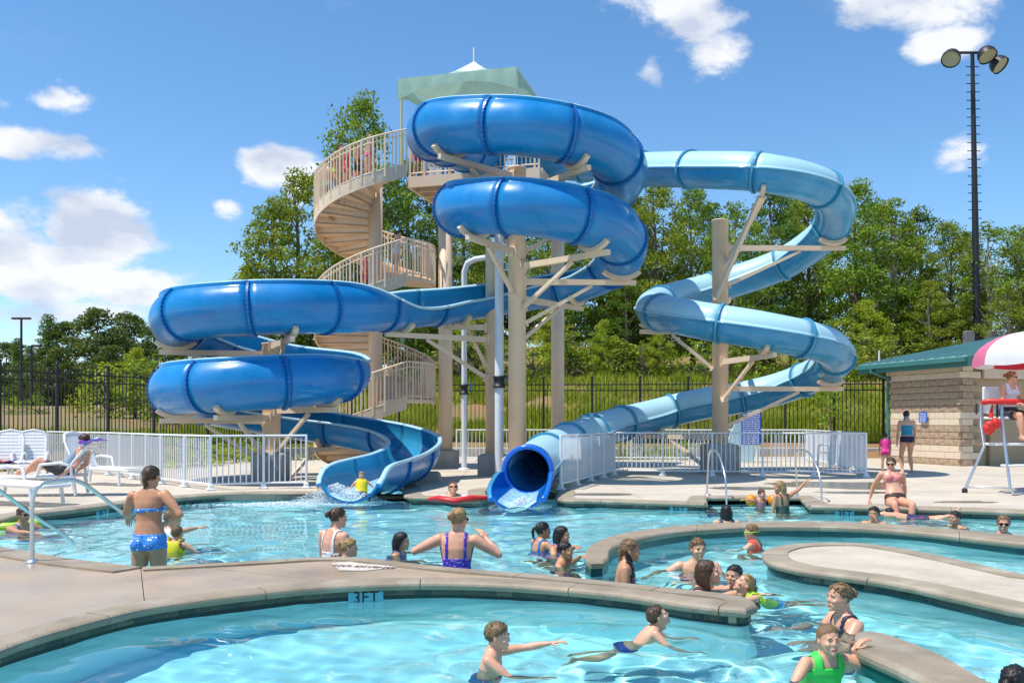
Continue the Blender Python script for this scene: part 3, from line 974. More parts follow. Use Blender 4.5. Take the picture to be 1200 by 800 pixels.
# white water pipes
M_white = mat('white_paint', (.78, .79, .80), .4, var=.03, vscale=2)
M_pvc = mat('white_pipe', (.72, .76, .80), .4, var=.04, vscale=1.2)
M_blk = mat('black_rubber', (.02, .022, .025), .5)
def pipe(px, Y, rad, zt, bend, label, zval):
    x = (px - 600) / F * Y
    root = tag(empty('water_pipe', (x, Y, 0)), label, 'pipe', 'white slide water pipes')
    pts = [(x, Y, 0), (x, Y, zt - .3), (x + bend[0] * .1, Y + bend[1] * .1, zt - .08), (x + bend[0] * .35, Y + bend[1] * .35, zt), (x + bend[0], Y + bend[1], zt + .02)]
    MB().tube(pts, rad, 16).build('pipe_run', M_pvc, root)
    MB().lathe([(rad + .09, .0), (rad + .09, .025), (rad + .01, .05)], (x, Y, 0), 16).build('base_flange', M_pvc, root)
    c = MB()
    c.lathe([(rad, -.14), (rad + .05, -.14), (rad + .05, -.09), (rad + .025, -.08), (rad + .025, .08), (rad + .05, .09), (rad + .05, .14), (rad, .14)], (x, Y, zval), 18)
    v = c.build('valve_collar', M_blk, root)
    MB().box((x + rad + .1, Y - .02, zval + .08), (.05, .04, .2), bev=.01).build('valve_handle', mat('valve_blue', (.02, .12, .5), .4), v)
pipe(585, 21.8, .105, 6.05, (.5, .25), 'thick white vertical water pipe with black collar beside the tall columns', 2.25)
pipe(544, 25.4, .075, 5.75, (.9, -.6), 'thin white vertical water pipe with black collar between two columns', 2.2)

# ---- the sheets of water that run out of both slides
M_film = mat('running_water', (.62, .84, .92), .12, col2=(.25, .62, .82), vscale=9, bump=.7, bscale=16)
def film(pts, fr, i0, i1, r, half, name):
    T, S, U = fr; vs = []; n = 14
    for i in range(i0, i1 + 1):
        for a in np.radians(np.linspace(-half, half, n)):
            k = .012 * noise.noise(Vector(pts[i, :3]) * 6 + Vector((a * 5, 0, 0)))
            vs.append(pts[i, :3] + (S[i] * math.sin(a) - U[i] * math.cos(a)) * (r - .045 + k))
    fs = [((i * n + j), (i * n + j + 1), (i + 1) * n + j + 1, (i + 1) * n + j) for i in range(i1 - i0) for j in range(n - 1)]
    o = MB().add(vs, fs, 0, True).build(name, M_film)
    return o
tag(film(ptsB, frB, len(ptsB) - 26, len(ptsB) - 1, .565, 42, 'slide_water'), 'thin sheet of water running down the end of the blue flume', 'water', kind='stuff')
film_run = run.copy()
vs = []; n = 14
for i in range(len(run)):
    for a in np.radians(np.linspace(-40, 40, n)):
        vs.append(run[i, :3] + (Sr[i] * math.sin(a) - Ur[i] * math.cos(a)) * (run[i, 5] - .05 + .012 * noise.noise(Vector(run[i, :3]) * 6 + Vector((a * 5, 0, 0)))))
tag(MB().add(vs, [((i * n + j), (i * n + j + 1), (i + 1) * n + j + 1, (i + 1) * n + j) for i in range(len(run) - 1) for j in range(n - 1)], 0, True).build('slide_water', M_film), 'thin sheet of water running out of the tube slide mouth', 'water', kind='stuff')
# ================================================================ stair tower and platform
M_beige2 = mat('beige_rail', (.86, .66, .47), .5, var=.05)
tower = tag(empty('stair_tower', (-3.9, 26.3, 0)), 'beige steel spiral stair tower with railed platform behind the slides', 'stair tower')
TX, TY = (440 - 600) / F * 26.3, 26.3
STR = 1.68
MB().lathe([(0, 0), (.2, 0), (.2, 8.3), (0, 8.3)], (TX, TY, 0), 22).build('centre_post', M_beige, tower)
def pol(th, r, z): return Vector((TX + r * math.cos(R(th)), TY + r * math.sin(R(th)), z))
def arc_rail(thz, r, parent, every=1, hgt=1.02, name='railing', posts=3):
    """handrail, bottom rail and balusters along a list of (theta, z)"""
    rail = MB().tube([pol(t, r, z + hgt) for t, z in thz], .026, 8).build(name, M_beige2, parent)
    MB().tube([pol(t, r, z + hgt - .14) for t, z in thz], .018, 6).build('mid_rail', M_beige2, rail)
    MB().tube([pol(t, r, z + .08) for t, z in thz], .02, 6).build('bottom_rail', M_beige2, rail)
    for k, (t, z) in enumerate(thz):
        post = k % posts == 0
        b = MB().beam(pol(t, r, z + (-.12 if post else .08)), pol(t, r, z + hgt), .05 if post else .026, .05 if post else .026)
        b.build('rail_post' if post else 'baluster', M_beige2, rail)
def flight(t0, t1, z0, z1):
    n = round((z0 - z1) / .186)
    dth = (t1 - t0) / n
    for k in range(n):
        ta, tb = t0 + dth * k, t0 + dth * (k + 1)
        z = z0 - (z0 - z1) * (k + 1) / n
        vs = []
        an = np.linspace(ta, tb, 5)
        for zz in (z, z - .04):
            vs += [pol(a, .2, zz) for a in an] + [pol(a, STR, zz) for a in an]
        fs = []
        for i in range(4):
            fs += [(i, i + 1, 5 + i + 1, 5 + i), (10 + i, 15 + i, 15 + i + 1, 10 + i + 1), (5 + i, 5 + i + 1, 15 + i + 1, 15 + i), (i + 1, i, 10 + i, 10 + i + 1)]
        fs += [(0, 5, 15, 10), (4, 14, 19, 9)]
        tr = MB().add(vs, fs).build('tread', M_beige, tower); fix_normals(tr.data)
        # closed riser below the front edge of the tread
        ra, rb = pol(ta, .2, z + .186), pol(ta, STR, z + .186)
        rs = MB().add([ra, rb, rb - Vector((0, 0, .226)), ra - Vector((0, 0, .226)), *[q + (pol(ta + dth * .06, 1, 0) - pol(ta, 1, 0)) for q in (ra, rb, rb - Vector((0, 0, .226)), ra - Vector((0, 0, .226)))]],
                      [(0, 1, 2, 3), (7, 6, 5, 4), (0, 4, 5, 1), (1, 5, 6, 2), (2, 6, 7, 3), (3, 7, 4, 0)]).build('riser', M_beige, tower); fix_normals(rs.data)
    # outer stringer: a curved plate
    an = np.linspace(t0, t1, 40)
    vs = []
    for a in an:
        f = (a - t0) / (t1 - t0)
        z = z0 - (z0 - z1) * f
        for rr, dz in ((STR, -.26), (STR + .03, -.26), (STR + .03, .06), (STR, .06)):
            vs.append(pol(a, rr, z + dz))
    fs = [(i * 4 + k, i * 4 + (k + 1) % 4, i * 4 + 4 + (k + 1) % 4, i * 4 + 4 + k) for i in range(39) for k in range(4)]
    o = MB().add(vs, fs).build('stringer', M_beige, tower); fix_normals(o.data)
    nb = int(abs(t1 - t0) / 3.5)
    arc_rail([(t0 + (t1 - t0) * i / nb, z0 - (z0 - z1) * i / nb) for i in range(nb + 1)], STR + .015, tower)
def landing(t0, t1, z):
    an = np.linspace(t0, t1, 10)
    vs = []
    for zz in (z, z - .08):
        vs += [pol(a, .2, zz) for a in an] + [pol(a, STR + .04, zz) for a in an]
    n = 10; fs = []
    for i in range(n - 1):
        fs += [(i, i + 1, n + i + 1, n + i), (2 * n + i, 3 * n + i, 3 * n + i + 1, 2 * n + i + 1), (n + i, n + i + 1, 3 * n + i + 1, 3 * n + i), (i + 1, i, 2 * n + i, 2 * n + i + 1)]
    fs += [(0, n, 3 * n, 2 * n), (n - 1, 3 * n - 1, 4 * n - 1, 2 * n - 1)]
    o = MB().add(vs, fs).build('landing', M_beige, tower); fix_normals(o.data)
    nb = int(abs(t1 - t0) / 3.5)
    arc_rail([(t0 + (t1 - t0) * i / nb, z) for i in range(nb + 1)], STR + .015, tower, name='landing_railing')
ZP, ZL2, ZL1 = 8.2, 5.26, 1.92
flight(-52, -352, ZP, ZL2)
landing(-352, -412, ZL2)
flight(-412, -712, ZL2, ZL1)
landing(-712, -772, ZL1)
flight(-772, -960, ZL1, 0)
# platform: rotated rectangle
uL = Vector((-.966, .26, 0)); vD = Vector((.26, .966, 0))
A0 = Vector((.75, 25.0, 0))
def pf(a, b, z): 
    q = A0 + uL * a + vD * b
    return Vector((q.x, q.y, z))
PW, PD = 3.75, 3.2
MB().prism([(pf(a, b, 0).x, pf(a, b, 0).y) for a, b in ((0, 0), (PW, 0), (PW + .15, .5), (PW + .15, PD), (0, PD))], ZP - .05, ZP).build('platform_deck', mat('grey_grating', (.45, .38, .3), .6, var=.08, vscale=8), tower)
for a0, b0, a1, b1 in ((-.02, -.03, PW + .02, -.03), (-.02, PD + .03, PW, PD + .03), (-.03, 0, -.03, PD), (PW + .03, .0, PW + .03, PD)):
    MB().beam(pf(a0, b0, ZP - .16), pf(a1, b1, ZP - .16), .09, .30).build('edge_beam', M_beige, tower)
for k in range(1, 5):
    b = PD * k / 5
    MB().beam(pf(0, b, ZP - .17), pf(PW, b, ZP - .17), .12, .22).build('joist', M_beige, tower)
MB().beam(pf(1.2, 0, ZP - .3), pf(PW - .1, PD * .9, ZP - .3), .08, .1).build('cross_brace', M_beige, tower)
for (px, Y, ft) in ((522, 26.3, True),):
    x = (px - 600) / F * Y
    MB().lathe([(0, 0), (.2, 0), (.2, ZP - .3), (0, ZP - .3)], (x, Y, 0), 22).build('platform_post', M_beige, tower)
    MB().box((x, Y, .22), (.75, .75, .56), bev=.04).build('footing', M_foot, tower)
pr = pf(.15, PD - .2, 0)
MB().lathe([(0, 0), (.2, 0), (.2, ZP - .3), (0, ZP - .3)], (pr.x, pr.y, 0), 22).build('platform_post', M_beige, tower)
MB().box((TX, TY, .1), (.9, .9, .3), bev=.04).build('footing', M_foot, tower)
def straight_rail(a0, b0, a1, b1, hgt=1.22):
    p, q = pf(a0, b0, ZP), pf(a1, b1, ZP)
    L = (q - p).length
    n = max(2, int(L / .115))
    up = Vector((0, 0, hgt))
    r = MB().tube([p + up, q + up], .026, 8).build('platform_railing', M_beige2, tower)
    MB().tube([p + Vector((0, 0, .1)), q + Vector((0, 0, .1))], .02, 6).build('bottom_rail', M_beige2, r)
    for i in range(n + 1):
        c = p.lerp(q, i / n)
        post = i in (0, n) or i % 10 == 0
        MB().beam(c + Vector((0, 0, -.25 if post else .1)), c + up, .05 if post else .02, .05 if post else .02).build('rail_post' if post else 'baluster', M_beige2, r)
straight_rail(PW, 0, 2.35, 0); straight_rail(1.35, 0, .02, 0); straight_rail(PW + .13, PD, 0, PD); straight_rail(0, PD, 0, 2.6); straight_rail(PW + .1, 1.9, PW + .13, PD)
# stiff gate posts where stair meets platform
for a in (PW, PW - .42):
    p = pf(a, -.01, ZP); MB().beam(p - Vector((0, 0, .3)), p + Vector((0, 0, 1.5)), .06, .06).build('gate_post', M_beige2, tower)
MB().tube([pf(PW, -.01, ZP + 1.48), pf(PW - .42, -.01, ZP + 1.48)], .026, 8).build('gate_bar', M_beige2, tower)

# ---- canopy tent
tent = tag(empty('canopy_tent', tuple(pf(1.8, 1.6, ZP))), 'pale green fabric canopy tent with white peak on the tower platform', 'canopy')
M_tent = mat('sage_green_fabric', (.40, .58, .49), .75, var=.08, vscale=3, bump=.25, bscale=9, trans=.25)
M_tentw = mat('white_fabric', (.78, .80, .79), .75, var=.04, trans=.3)
C0 = Vector((.12, 25.0, 0)); TWd, TD = 3.42, 3.2
def tf(a, b, z):
    q = C0 + uL * a + vD * b
    return Vector((q.x, q.y, z))
ZE = 10.93
mid = tf(TWd / 2, TD / 2, 0)
def tent_roof():
    mb = MB(); n = 14; rings = 12
    vs = []
    for k in range(rings + 1):
        t = k / rings                       # 0 eave, 1 peak: concave sweep
        z = ZE + .92 * (t ** 2.0) * .86 + .14 * t
        for side in range(4):
            c = [(0, 0), (TWd, 0), (TWd, TD), (0, TD)]
            a, b = c[side], c[(side + 1) % 4]
            for j in range(n):
                s = j / n
                x = a[0] + (b[0] - a[0]) * s; y = a[1] + (b[1] - a[1]) * s
                x = TWd / 2 + (x - TWd / 2) * (1 - t); y = TD / 2 + (y - TD / 2) * (1 - t)
                zz = z - .07 * math.sin(math.pi * s) * (1 - t) * t * 4
                vs.append(tf(x, y, zz))
    m = 4 * n
    for k in range(rings):
        for j in range(m):
            mb.f.append((k * m + j, k * m + (j + 1) % m, (k + 1) * m + (j + 1) % m, (k + 1) * m + j)); mb.m.append(1 if k >= 9 else 0); mb.sm.append(True)
    mb.v = [tuple(v) for v in vs]
    return mb
roof = tent_roof().build('canopy_roof', [M_tent, M_tentw], tent); fix_normals(roof.data)
MB().tube([(mid.x, mid.y, 11.8), (mid.x, mid.y, 12.25)], .025, 6).build('finial', M_white, roof)
cs = [(0, 0), (TWd, 0), (TWd, TD), (0, TD)]
for k in range(4):
    a, b = cs[k], cs[(k + 1) % 4]
    n = 22; vs = []
    for j in range(n + 1):
        s = j / n
        x = a[0] + (b[0] - a[0]) * s; y = a[1] + (b[1] - a[1]) * s
        ox = .02 * math.sin(s * 40) * (1 if k % 2 else 1)
        h = .60 - .34 * (1 - abs(2 * s - 1) ** 2.2)
        nx_, ny_ = (0, -1) if k == 0 else (1, 0) if k == 1 else (0, 1) if k == 2 else (-1, 0)
        vs.append(tf(x + nx_ * .02, y + ny_ * .02, ZE)); vs.append(tf(x + nx_ * (.03 + ox), y + ny_ * (.03 + ox), ZE - h * .5)); vs.append(tf(x + nx_ * (.03 + ox * 1.5), y + ny_ * (.03 + ox * 1.5), ZE - h))
    fs = [(i * 3 + q, i * 3 + 3 + q, i * 3 + 4 + q, i * 3 + 1 + q) for i in range(n) for q in range(2)]
    MB().add(vs, fs, 0, True).build('valance', M_tent, tent)
for k, (a, b) in enumerate(((.06, .06), (TWd - .06, .06), (TWd - .06, TD - .06), (.06, TD - .06))):
    p = tf(a, b, 0)
    MB().tube([(p.x, p.y, ZP), (p.x, p.y, ZE - .05)], .03, 8).build('tent_pole', mat('yellow_pole', (.62, .55, .12), .5) if k == 1 else M_white, tent)
# white plastic guard chair on the platform
def plastic_chair(loc, rz, label):
    root = tag(empty('plastic_chair', loc, local=True, rz=rz), label, 'chair')
    s = MB()
    for i in range(6): s.box((-.2 + i * .08, 0, .43), (.065, .46, .025), bev=.008)
    s.build('seat', M_white, root, (0, 0, 0))
    b = MB()
    for i in range(5):
        y = -.18 + .09 * i
        b.beam((-.22, y, .45), (-.36, y, .92 - .02 * abs(i - 2)), .06, .02)
    b.build('backrest', M_white, root, (0, 0, 0))
    MB().tube([(-.35, -.22, .9), (-.37, -.12, .97), (-.375, 0, .99), (-.37, .12, .97), (-.35, .22, .9)], .022, 6).build('top_rail', M_white, root, (0, 0, 0))
    for sy in (-1, 1):
        MB().tube([(-.32, .25 * sy, .66), (0, .28 * sy, .66), (.22, .27 * sy, .64), (.25, .26 * sy, .55)], .024, 6).build('armrest', M_white, root, (0, 0, 0))
        MB().beam((.25, .26 * sy, .62), (.28, .27 * sy, 0), .045, .045).build('leg', M_white, root, (0, 0, 0))
        MB().beam((-.26, .24 * sy, .66), (-.34, .26 * sy, 0), .045, .045).build('leg', M_white, root, (0, 0, 0))
    return root
plastic_chair(tuple(pf(3.1, .55, ZP)), R(-60), 'white plastic armchair on the tower platform under the canopy')
gp = GP(975, 548); plastic_chair((gp.x, gp.y, 0), R(200), 'white plastic armchair inside the railed slide enclosure')

# ================================================================ fences
def unit_bar():
    return MB().box((0, 0, .5), (1, 1, 1)).mesh('bar')
def fence(name, pts, label, m, top, bot, n_per, pw, post_every, postw, posth, railh, group=None, z0=None, plates=False, rails=(1.0, 0.1), spear=False, rad_rail=False):
    """pts: ground points; pickets stand every n_per metres as single parts sharing one mesh"""
    root = tag(empty(name, tuple(pts[0])), label, 'fence', group)
    off = Vector(root.location)
    bar = MB().box((0, 0, (top + bot) / 2), (pw, pw, top - bot)).mesh('picket'); bar.materials.append(m)
    pst = MB()
    if spear: pst.box((0, 0, posth / 2), (postw, postw, posth)); pst.lathe([(postw * .8, posth), (postw * .8, posth + .03), (0, posth + .06)], (0, 0, 0), 4)
    else: pst.box((0, 0, posth / 2 + .01), (postw, postw, posth - .02), bev=.008)
    pst = pst.mesh('post'); pst.materials.append(m)
    if plates:
        pl = MB().box((0, 0, .02), (.17, .17, .04), bev=.012).box((0, 0, .07), (.1, .1, .1), bev=.02).mesh('base_cover'); pl.materials.append(m)
    carry = 0.0
    for i in range(len(pts) - 1):
        a, b = Vector(pts[i]), Vector(pts[i + 1])
        L = (b - a).length
        ang = math.atan2(b.y - a.y, b.x - a.x)
        for h in rails:
            up = Vector((0, 0, h))
            if rad_rail: rr = MB().tube([a + up, b + up], railh / 2, 8)
            else: rr = MB().beam(a + up, b + up, .035, railh)
            rr.build('rail', m, root)
        npost = max(1, round(L / post_every))
        for k in range(npost + (1 if i == len(pts) - 2 else 0)):
            c = a.lerp(b, k / npost)
            o = link('post', pst, None, root, c - off); o.rotation_euler.z = ang
            if plates:
                o2 = link('base_cover', pl, None, root, c - off); o2.rotation_euler.z = ang
        for k in range(npost):
            s0, s1 = L * k / npost, L * (k + 1) / npost
            q = max(1, round((s1 - s0) / n_per))
            for j in range(1, q):
                c = a.lerp(b, (s0 + (s1 - s0) * j / q) / L)
                o = link('picket', bar, None, root, c - off); o.rotation_euler.z = ang
    return root
M_wf = mat('white_powder_coat', (.80, .82, .83), .35, var=.02)
M_bf = mat('black_powder_coat', (.012, .013, .016), .4)
def G3(px, py): v = GP(px, py); return Vector((v.x, v.y, 0))
lf = [Vector((-12.6, 25.0, 0)), Vector((-9.9, 22.6, 0)), Vector((-7.35, 19.3, 0)), G3(247, 574.5), G3(309, 572.5), G3(359, 572)]
fence('white_railing', lf, 'long white picket railing from the loungers to the blue slide', M_wf, 1.0, .12, .105, .02, 1.15, .045, 1.06, .04, 'white railings round the slides', plates=True, rad_rail=True, rails=(1.04, .12))
rf = [G3(657, 574), G3(720, 556.5), G3(1015, 559.5)]
fence('white_railing', rf, 'white picket railing in front of the tube slide column', M_wf, 1.0, .12, .105, .02, 1.3, .045, 1.06, .04, 'white railings round the slides', plates=True, rad_rail=True, rails=(1.04, .12))
xr = (945 - 600) / F * 30.5
bf_ = [G3(1016, 559.3) + Vector((.02, .12, 0)), Vector((xr, 30.5, 0)), Vector(((535 - 600) / F * 30.8, 30.8, 0))]
fence('white_railing', bf_, 'white picket railing across the back of the slide yard', M_wf, 1.0, .12, .125, .02, 1.9, .045, 1.06, .04, 'white railings round the slides', rad_rail=True, rails=(1.04, .12))
zb = .42
def bpt(x): return Vector((x, fence_y(x), zb))
fence('black_iron_fence', [bpt(-16.5), bpt(-13.9), bpt(-11.5), bpt(-9.4), bpt(-8.0)], 'tall black iron picket fence behind the loungers', M_bf, 2.45, .05, .13, .022, 1.9, .075, 2.55, .04, rails=(2.28, 2.06, .12), spear=True)
fence('black_iron_fence', [bpt(-7.9), Vector((3, 34.5, zb)), Vector((13.7, 34.0, zb))], 'tall black iron picket fence along the foot of the grass bank', M_bf, 2.45, .05, .15, .024, 1.85, .08, 2.55, .04, rails=(2.28, 2.06, .12), spear=True)
kb = struct(MB().box((3, 33.55, .12), (22.5, .3, .5), bev=.03).build('kerb', M_foot))
# ================================================================ trees, bushes, grass
M_bark = mat('bark', (.16, .125, .09), .9, var=.35, vscale=3, bump=.8, bscale=14)
M_bark2 = mat('pale_bark', (.36, .31, .25), .9, var=.3, vscale=3, bump=.6, bscale=14)
def leafmat(name, c, c2, isl=.35): return mat(name, c, .55, col2=c2, vscale=.35, trans=.38, island=isl, spec=.25)
L_mid = leafmat('leaf_mid_green', (.17, .27, .022), (.30, .40, .045))
L_dark = leafmat('leaf_dark_green', (.10, .18, .02), (.18, .27, .035))
L_lite = leafmat('leaf_yellow_green', (.28, .39, .025), (.42, .50, .05))
L_far = leafmat('leaf_far_green', (.09, .15, .03), (.15, .22, .045))

def leaf_cloud(blobs, per, size, seed, up=.5):
    """leaf-sized folded faces spread through a set of clumps (centre, radius xyz)"""
    rng = np.random.default_rng(seed)
    C = []
    for (c, r) in blobs:
        n = max(8, int(per * (r[0] * r[1] * r[2]) ** (2 / 3)))
        d = rng.normal(size=(n, 3)); d /= np.linalg.norm(d, axis=1)[:, None]
        rad = rng.uniform(.35, 1.08, n) ** .5
        q = d * rad[:, None] * np.array(r) * (1 + .18 * rng.normal(size=(n, 1)))
        C.append(np.array(c) + q)
    C = np.concatenate(C)
    n = len(C)
    N = rng.normal(size=(n, 3)); N[:, 2] += up * 1.4; N /= np.linalg.norm(N, axis=1)[:, None]
    A = np.cross(N, rng.normal(size=(n, 3))); A /= np.linalg.norm(A, axis=1)[:, None]
    Bv = np.cross(N, A)
    s = size * rng.uniform(.6, 1.35, n)[:, None]
    fold = N * s * .22
    V = np.empty((n, 4, 3))
    V[:, 0] = C - A * s; V[:, 1] = C - Bv * s * .55 + fold; V[:, 2] = C + A * s; V[:, 3] = C + Bv * s * .55 + fold
    me = bpy.data.meshes.new('leaves')
    me.vertices.add(n * 4); me.vertices.foreach_set('co', V.reshape(-1))
    base = (np.arange(n) * 4)[:, None]
    F_ = np.concatenate([base + np.array([[0, 1, 2]]), base + np.array([[0, 2, 3]])], 1).reshape(-1)
    me.loops.add(n * 6); me.loops.foreach_set('vertex_index', F_)
    me.polygons.add(n * 2); me.polygons.foreach_set('loop_start', np.arange(0, n * 6, 3)); me.polygons.foreach_set('loop_total', np.full(n * 2, 3))
    me.update(calc_edges=True)
    return me

def tree_type(seed, H, W, base, nb, leaf, per=400, size=.098, barkm=None, conifer=False):
    rng = random.Random(seed)
    blobs = []
    tips = []
    for k in range(nb):
        t = (k + rng.random()) / nb
        z = base + (H - base) * t
        if conifer: env = W * (1 - t) ** .9 + .25
        else: env = W * (math.sin(math.pi * min(1, .12 + .86 * t)) ** .6) * (1.0 if t < .7 else 1 - (t - .7) * 1.2)
        a = rng.random() * 6.283
        rr = env * math.sqrt(rng.uniform(.15, 1.0))
        br = rng.uniform(.45, .95) * (W / 3) ** .5 * (1 - .3 * t)
        c = (rr * math.cos(a), rr * math.sin(a), z - (rr * .12 if not conifer else rr * .35))
        blobs.append((c, (br * 1.15, br * 1.15, br * .62)))
        if k % 3 == 0: tips.append(c)
    crown = leaf_cloud(blobs, per, size, seed)
    crown.materials.append(leaf)
    tb = MB()
    k0 = H * .018 + .05
    lean = (rng.uniform(-.3, .3), rng.uniform(-.3, .3))
    zs = [0, H * .2, H * .45, H * .7, H * .92]
    tb.tube([(lean[0] * (z / H) ** 1.3 + .1 * math.sin(z), lean[1] * (z / H), z) for z in zs], [k0, k0 * .85, k0 * .62, k0 * .4, k0 * .12], 8)
    for c in tips:
        z0 = max(H * .18, c[2] - math.hypot(c[0], c[1]) * .8 - .4)
        z0 = min(z0, H * .85)
        f = z0 / H
        s0 = Vector((lean[0] * f ** 1.3 + .1 * math.sin(z0), lean[1] * f, z0))
        m_ = s0.lerp(Vector(c), .5) + Vector((0, 0, .15))
        tb.tube([s0, m_, Vector(c)], [k0 * .34 * (1 - f) + .02, k0 * .22 * (1 - f) + .015, .012], 5, cap=False)
    trunk = tb.mesh('trunk'); trunk.materials.append(barkm or M_bark)
    return crown, trunk
TYPES = {
    'oak': tree_type(11, 12, 3.3, 1.6, 120, L_mid), 'oak2': tree_type(12, 12, 3.1, 1.8, 115, L_dark), 'slim': tree_type(13, 12, 2.4, 1.4, 90, L_mid, barkm=M_bark2),
    'lite': tree_type(14, 10, 2.9, 1.6, 80, L_lite), 'open': tree_type(15, 12, 2.8, 4.2, 46, L_mid, per=340, barkm=M_bark2), 'pine': tree_type(16, 12, 2.6, 1.2, 100, L_dark, conifer=True),
    'far': tree_type(17, 10, 3.6, .8, 110, L_far, per=260, size=.145), 'bush': tree_type(18, 3.0, 1.5, .2, 34, L_lite, per=110, size=.11), 'bush2': tree_type(19, 3.0, 1.6, .2, 34, L_mid, per=110, size=.11)}
def place_tree(kind, px, Y, ytop, label, group, cat='tree', w=1.0, rz=None, x=None):
    crown, trunk = TYPES[kind]
    X = (px - 600) / F * Y if x is None else x
    z0 = terr(X, Y) - .1
    zt = CZ + (HOR - ytop) * Y / F
    H = {'lite': 10, 'far': 10, 'bush': 3, 'bush2': 3}.get(kind, 12)
    s = (zt - z0) / H
    root = tag(empty('tree' if cat == 'tree' else 'bush', (X, Y, z0), local=True, rz=random.random() * 6.28 if rz is None else rz), label, cat, group)
    root.scale = (s * w, s * w, s)
    link('crown', crown, None, root, (0, 0, 0))
    link('trunk', trunk, None, root, (0, 0, 0))
    return root
KL = {'oak': 'leafy broad green tree', 'oak2': 'dark dense broad tree', 'slim': 'slender pale-trunked tree', 'lite': 'yellow-green young tree', 'open': 'thin-crowned tree with bare pale trunk', 'pine': 'dark pointed conifer', 'far': 'hazy round tree'}
WOOD = [  # kind, px, Y, ytop, width, where
    ('oak', 425, 47, 116, .72, 'rising above the spiral stair behind the canopy'), ('oak', 352, 44, 205, .85, 'left of the spiral stair above the blue flume'), ('slim', 318, 43, 236, .95, 'at the left edge of the wood behind the blue flume'),
    ('lite', 288, 43, 312, .8, 'at the foot of the wood behind the blue flume'),
    ('oak2', 480, 50, 190, .9, 'behind the platform posts'), ('oak', 545, 49, 225, .8, 'behind the two white pipes'), ('oak2', 600, 52, 215, .9, 'behind the tall middle column'),
    ('slim', 655, 47, 238, 1.1, 'right of the tall middle column'), ('oak', 705, 49, 225, .9, 'between the blue coils and the tube slide'), ('oak2', 742, 51, 232, .8, 'close left of the tube slide coils'), ('oak', 770, 48, 218, .85, 'above the lower tube slide loop'),
    ('oak', 812, 50, 222, .8, 'behind the left coil of the tube slide'), ('slim', 862, 47, 240, 1.15, 'inside the view of the tube slide coils'), ('oak2', 905, 50, 222, .85, 'behind the right coil of the tube slide'), ('oak', 950, 52, 214, .85, 'rising over the top of the tube slide bend'),
    ('oak', 1005, 48, 216, .95, 'just right of the tube slide'), ('slim', 1045, 47, 236, 1.2, 'behind the changing block roof corner'), ('oak2', 1078, 50, 246, .9, 'left of the floodlight mast'), ('oak', 1112, 49, 262, .9, 'beside the floodlight mast'),
    ('open', 1160, 47, 262, 1.2, 'right of the floodlight mast'), ('oak', 1195, 49, 268, .95, 'above the red and white umbrella'), ('oak2', 1235, 50, 258, .95, 'beyond the umbrella at the edge of the wood'), ('oak', 1290, 50, 250, .95, 'far along the wood past the umbrella'),
    ('oak2', 520, 58, 235, 1.0, 'deep in the wood behind the stair'), ('oak2', 640, 60, 240, 1.0, 'deep in the wood behind the middle column'), ('oak', 730, 60, 238, 1.0, 'deep in the wood between the two slides'), ('oak2', 830, 60, 240, 1.0, 'deep in the wood behind the tube slide column'), ('oak2', 930, 60, 232, 1.0, 'deep in the wood behind the right coils'),
    ('oak', 1030, 60, 240, 1.0, 'deep in the wood behind the roof corner'), ('oak2', 1130, 60, 272, 1.0, 'deep in the wood behind the mast'), ('oak2', 1210, 60, 274, 1.0, 'deep in the wood behind the umbrella'), ('oak2', 400, 56, 250, 1.0, 'deep in the wood behind the spiral stair'),
    ('lite', 650, 44.5, 362, 1.15, 'low in front of the wood right of the middle column'), ('lite', 706, 44, 375, 1.0, 'low in front of the wood near the fence'), ('lite', 772, 44, 382, 1.0, 'low in front of the wood left of the tube column'), ('lite', 1012, 45, 352, 1.2, 'low in front of the wood beside the roof'),
    ('lite', 560, 44.5, 352, 1.1, 'low in front of the wood behind the white pipes'), ('lite', 940, 44.5, 385, 1.0, 'low in front of the wood behind the lower tube'), ('slim', 1090, 45, 330, 1.3, 'low over the green roof'), ('slim', 1180, 45, 335, 1.3, 'low behind the umbrella top'), ('oak2', 880, 45, 360, 1.2, 'shady and low between the tube coils'), ('oak2', 480, 45, 330, 1.3, 'shady and low behind the stair landing'), ('oak2', 735, 46, 330, 1.2, 'shady and low right of the blue coils')]
for kind, px, Y, yt, w, where in WOOD:
    b = kind.startswith('bush')
    place_tree(kind, px, Y, yt, ('bright green bush ' if b else KL[kind] + ' ') + where, 'bushes' if b else 'trees of the wood behind the slides', 'bush' if b else 'tree', w)
UND = [(k, px + random.uniform(-8, 8), 43.5 + random.uniform(-.8, 1.2), yt) for k, px, yt in
       [('bush2', 395, 395), ('bush', 430, 405), ('bush2', 470, 400), ('bush', 508, 398), ('bush2', 545, 392), ('bush2', 585, 396), ('bush', 622, 402), ('bush2', 662, 400), ('bush', 690, 410), ('bush2', 722, 396), ('bush2', 752, 402), ('bush', 785, 412), ('bush2', 818, 398),
        ('bush2', 850, 402), ('bush', 885, 408), ('bush2', 915, 400), ('bush2', 948, 405), ('bush', 985, 402), ('bush2', 1018, 392), ('bush2', 1050, 396), ('bush', 340, 402), ('bush2', 310, 398)]]
for k, px, Y, yt in UND:
    place_tree(k, px, Y, yt, ('yellow-green' if k == 'bush' else 'mid-green') + ' undergrowth bush at the top of the grass bank', 'undergrowth bushes along the wood', 'bush', 1.35)
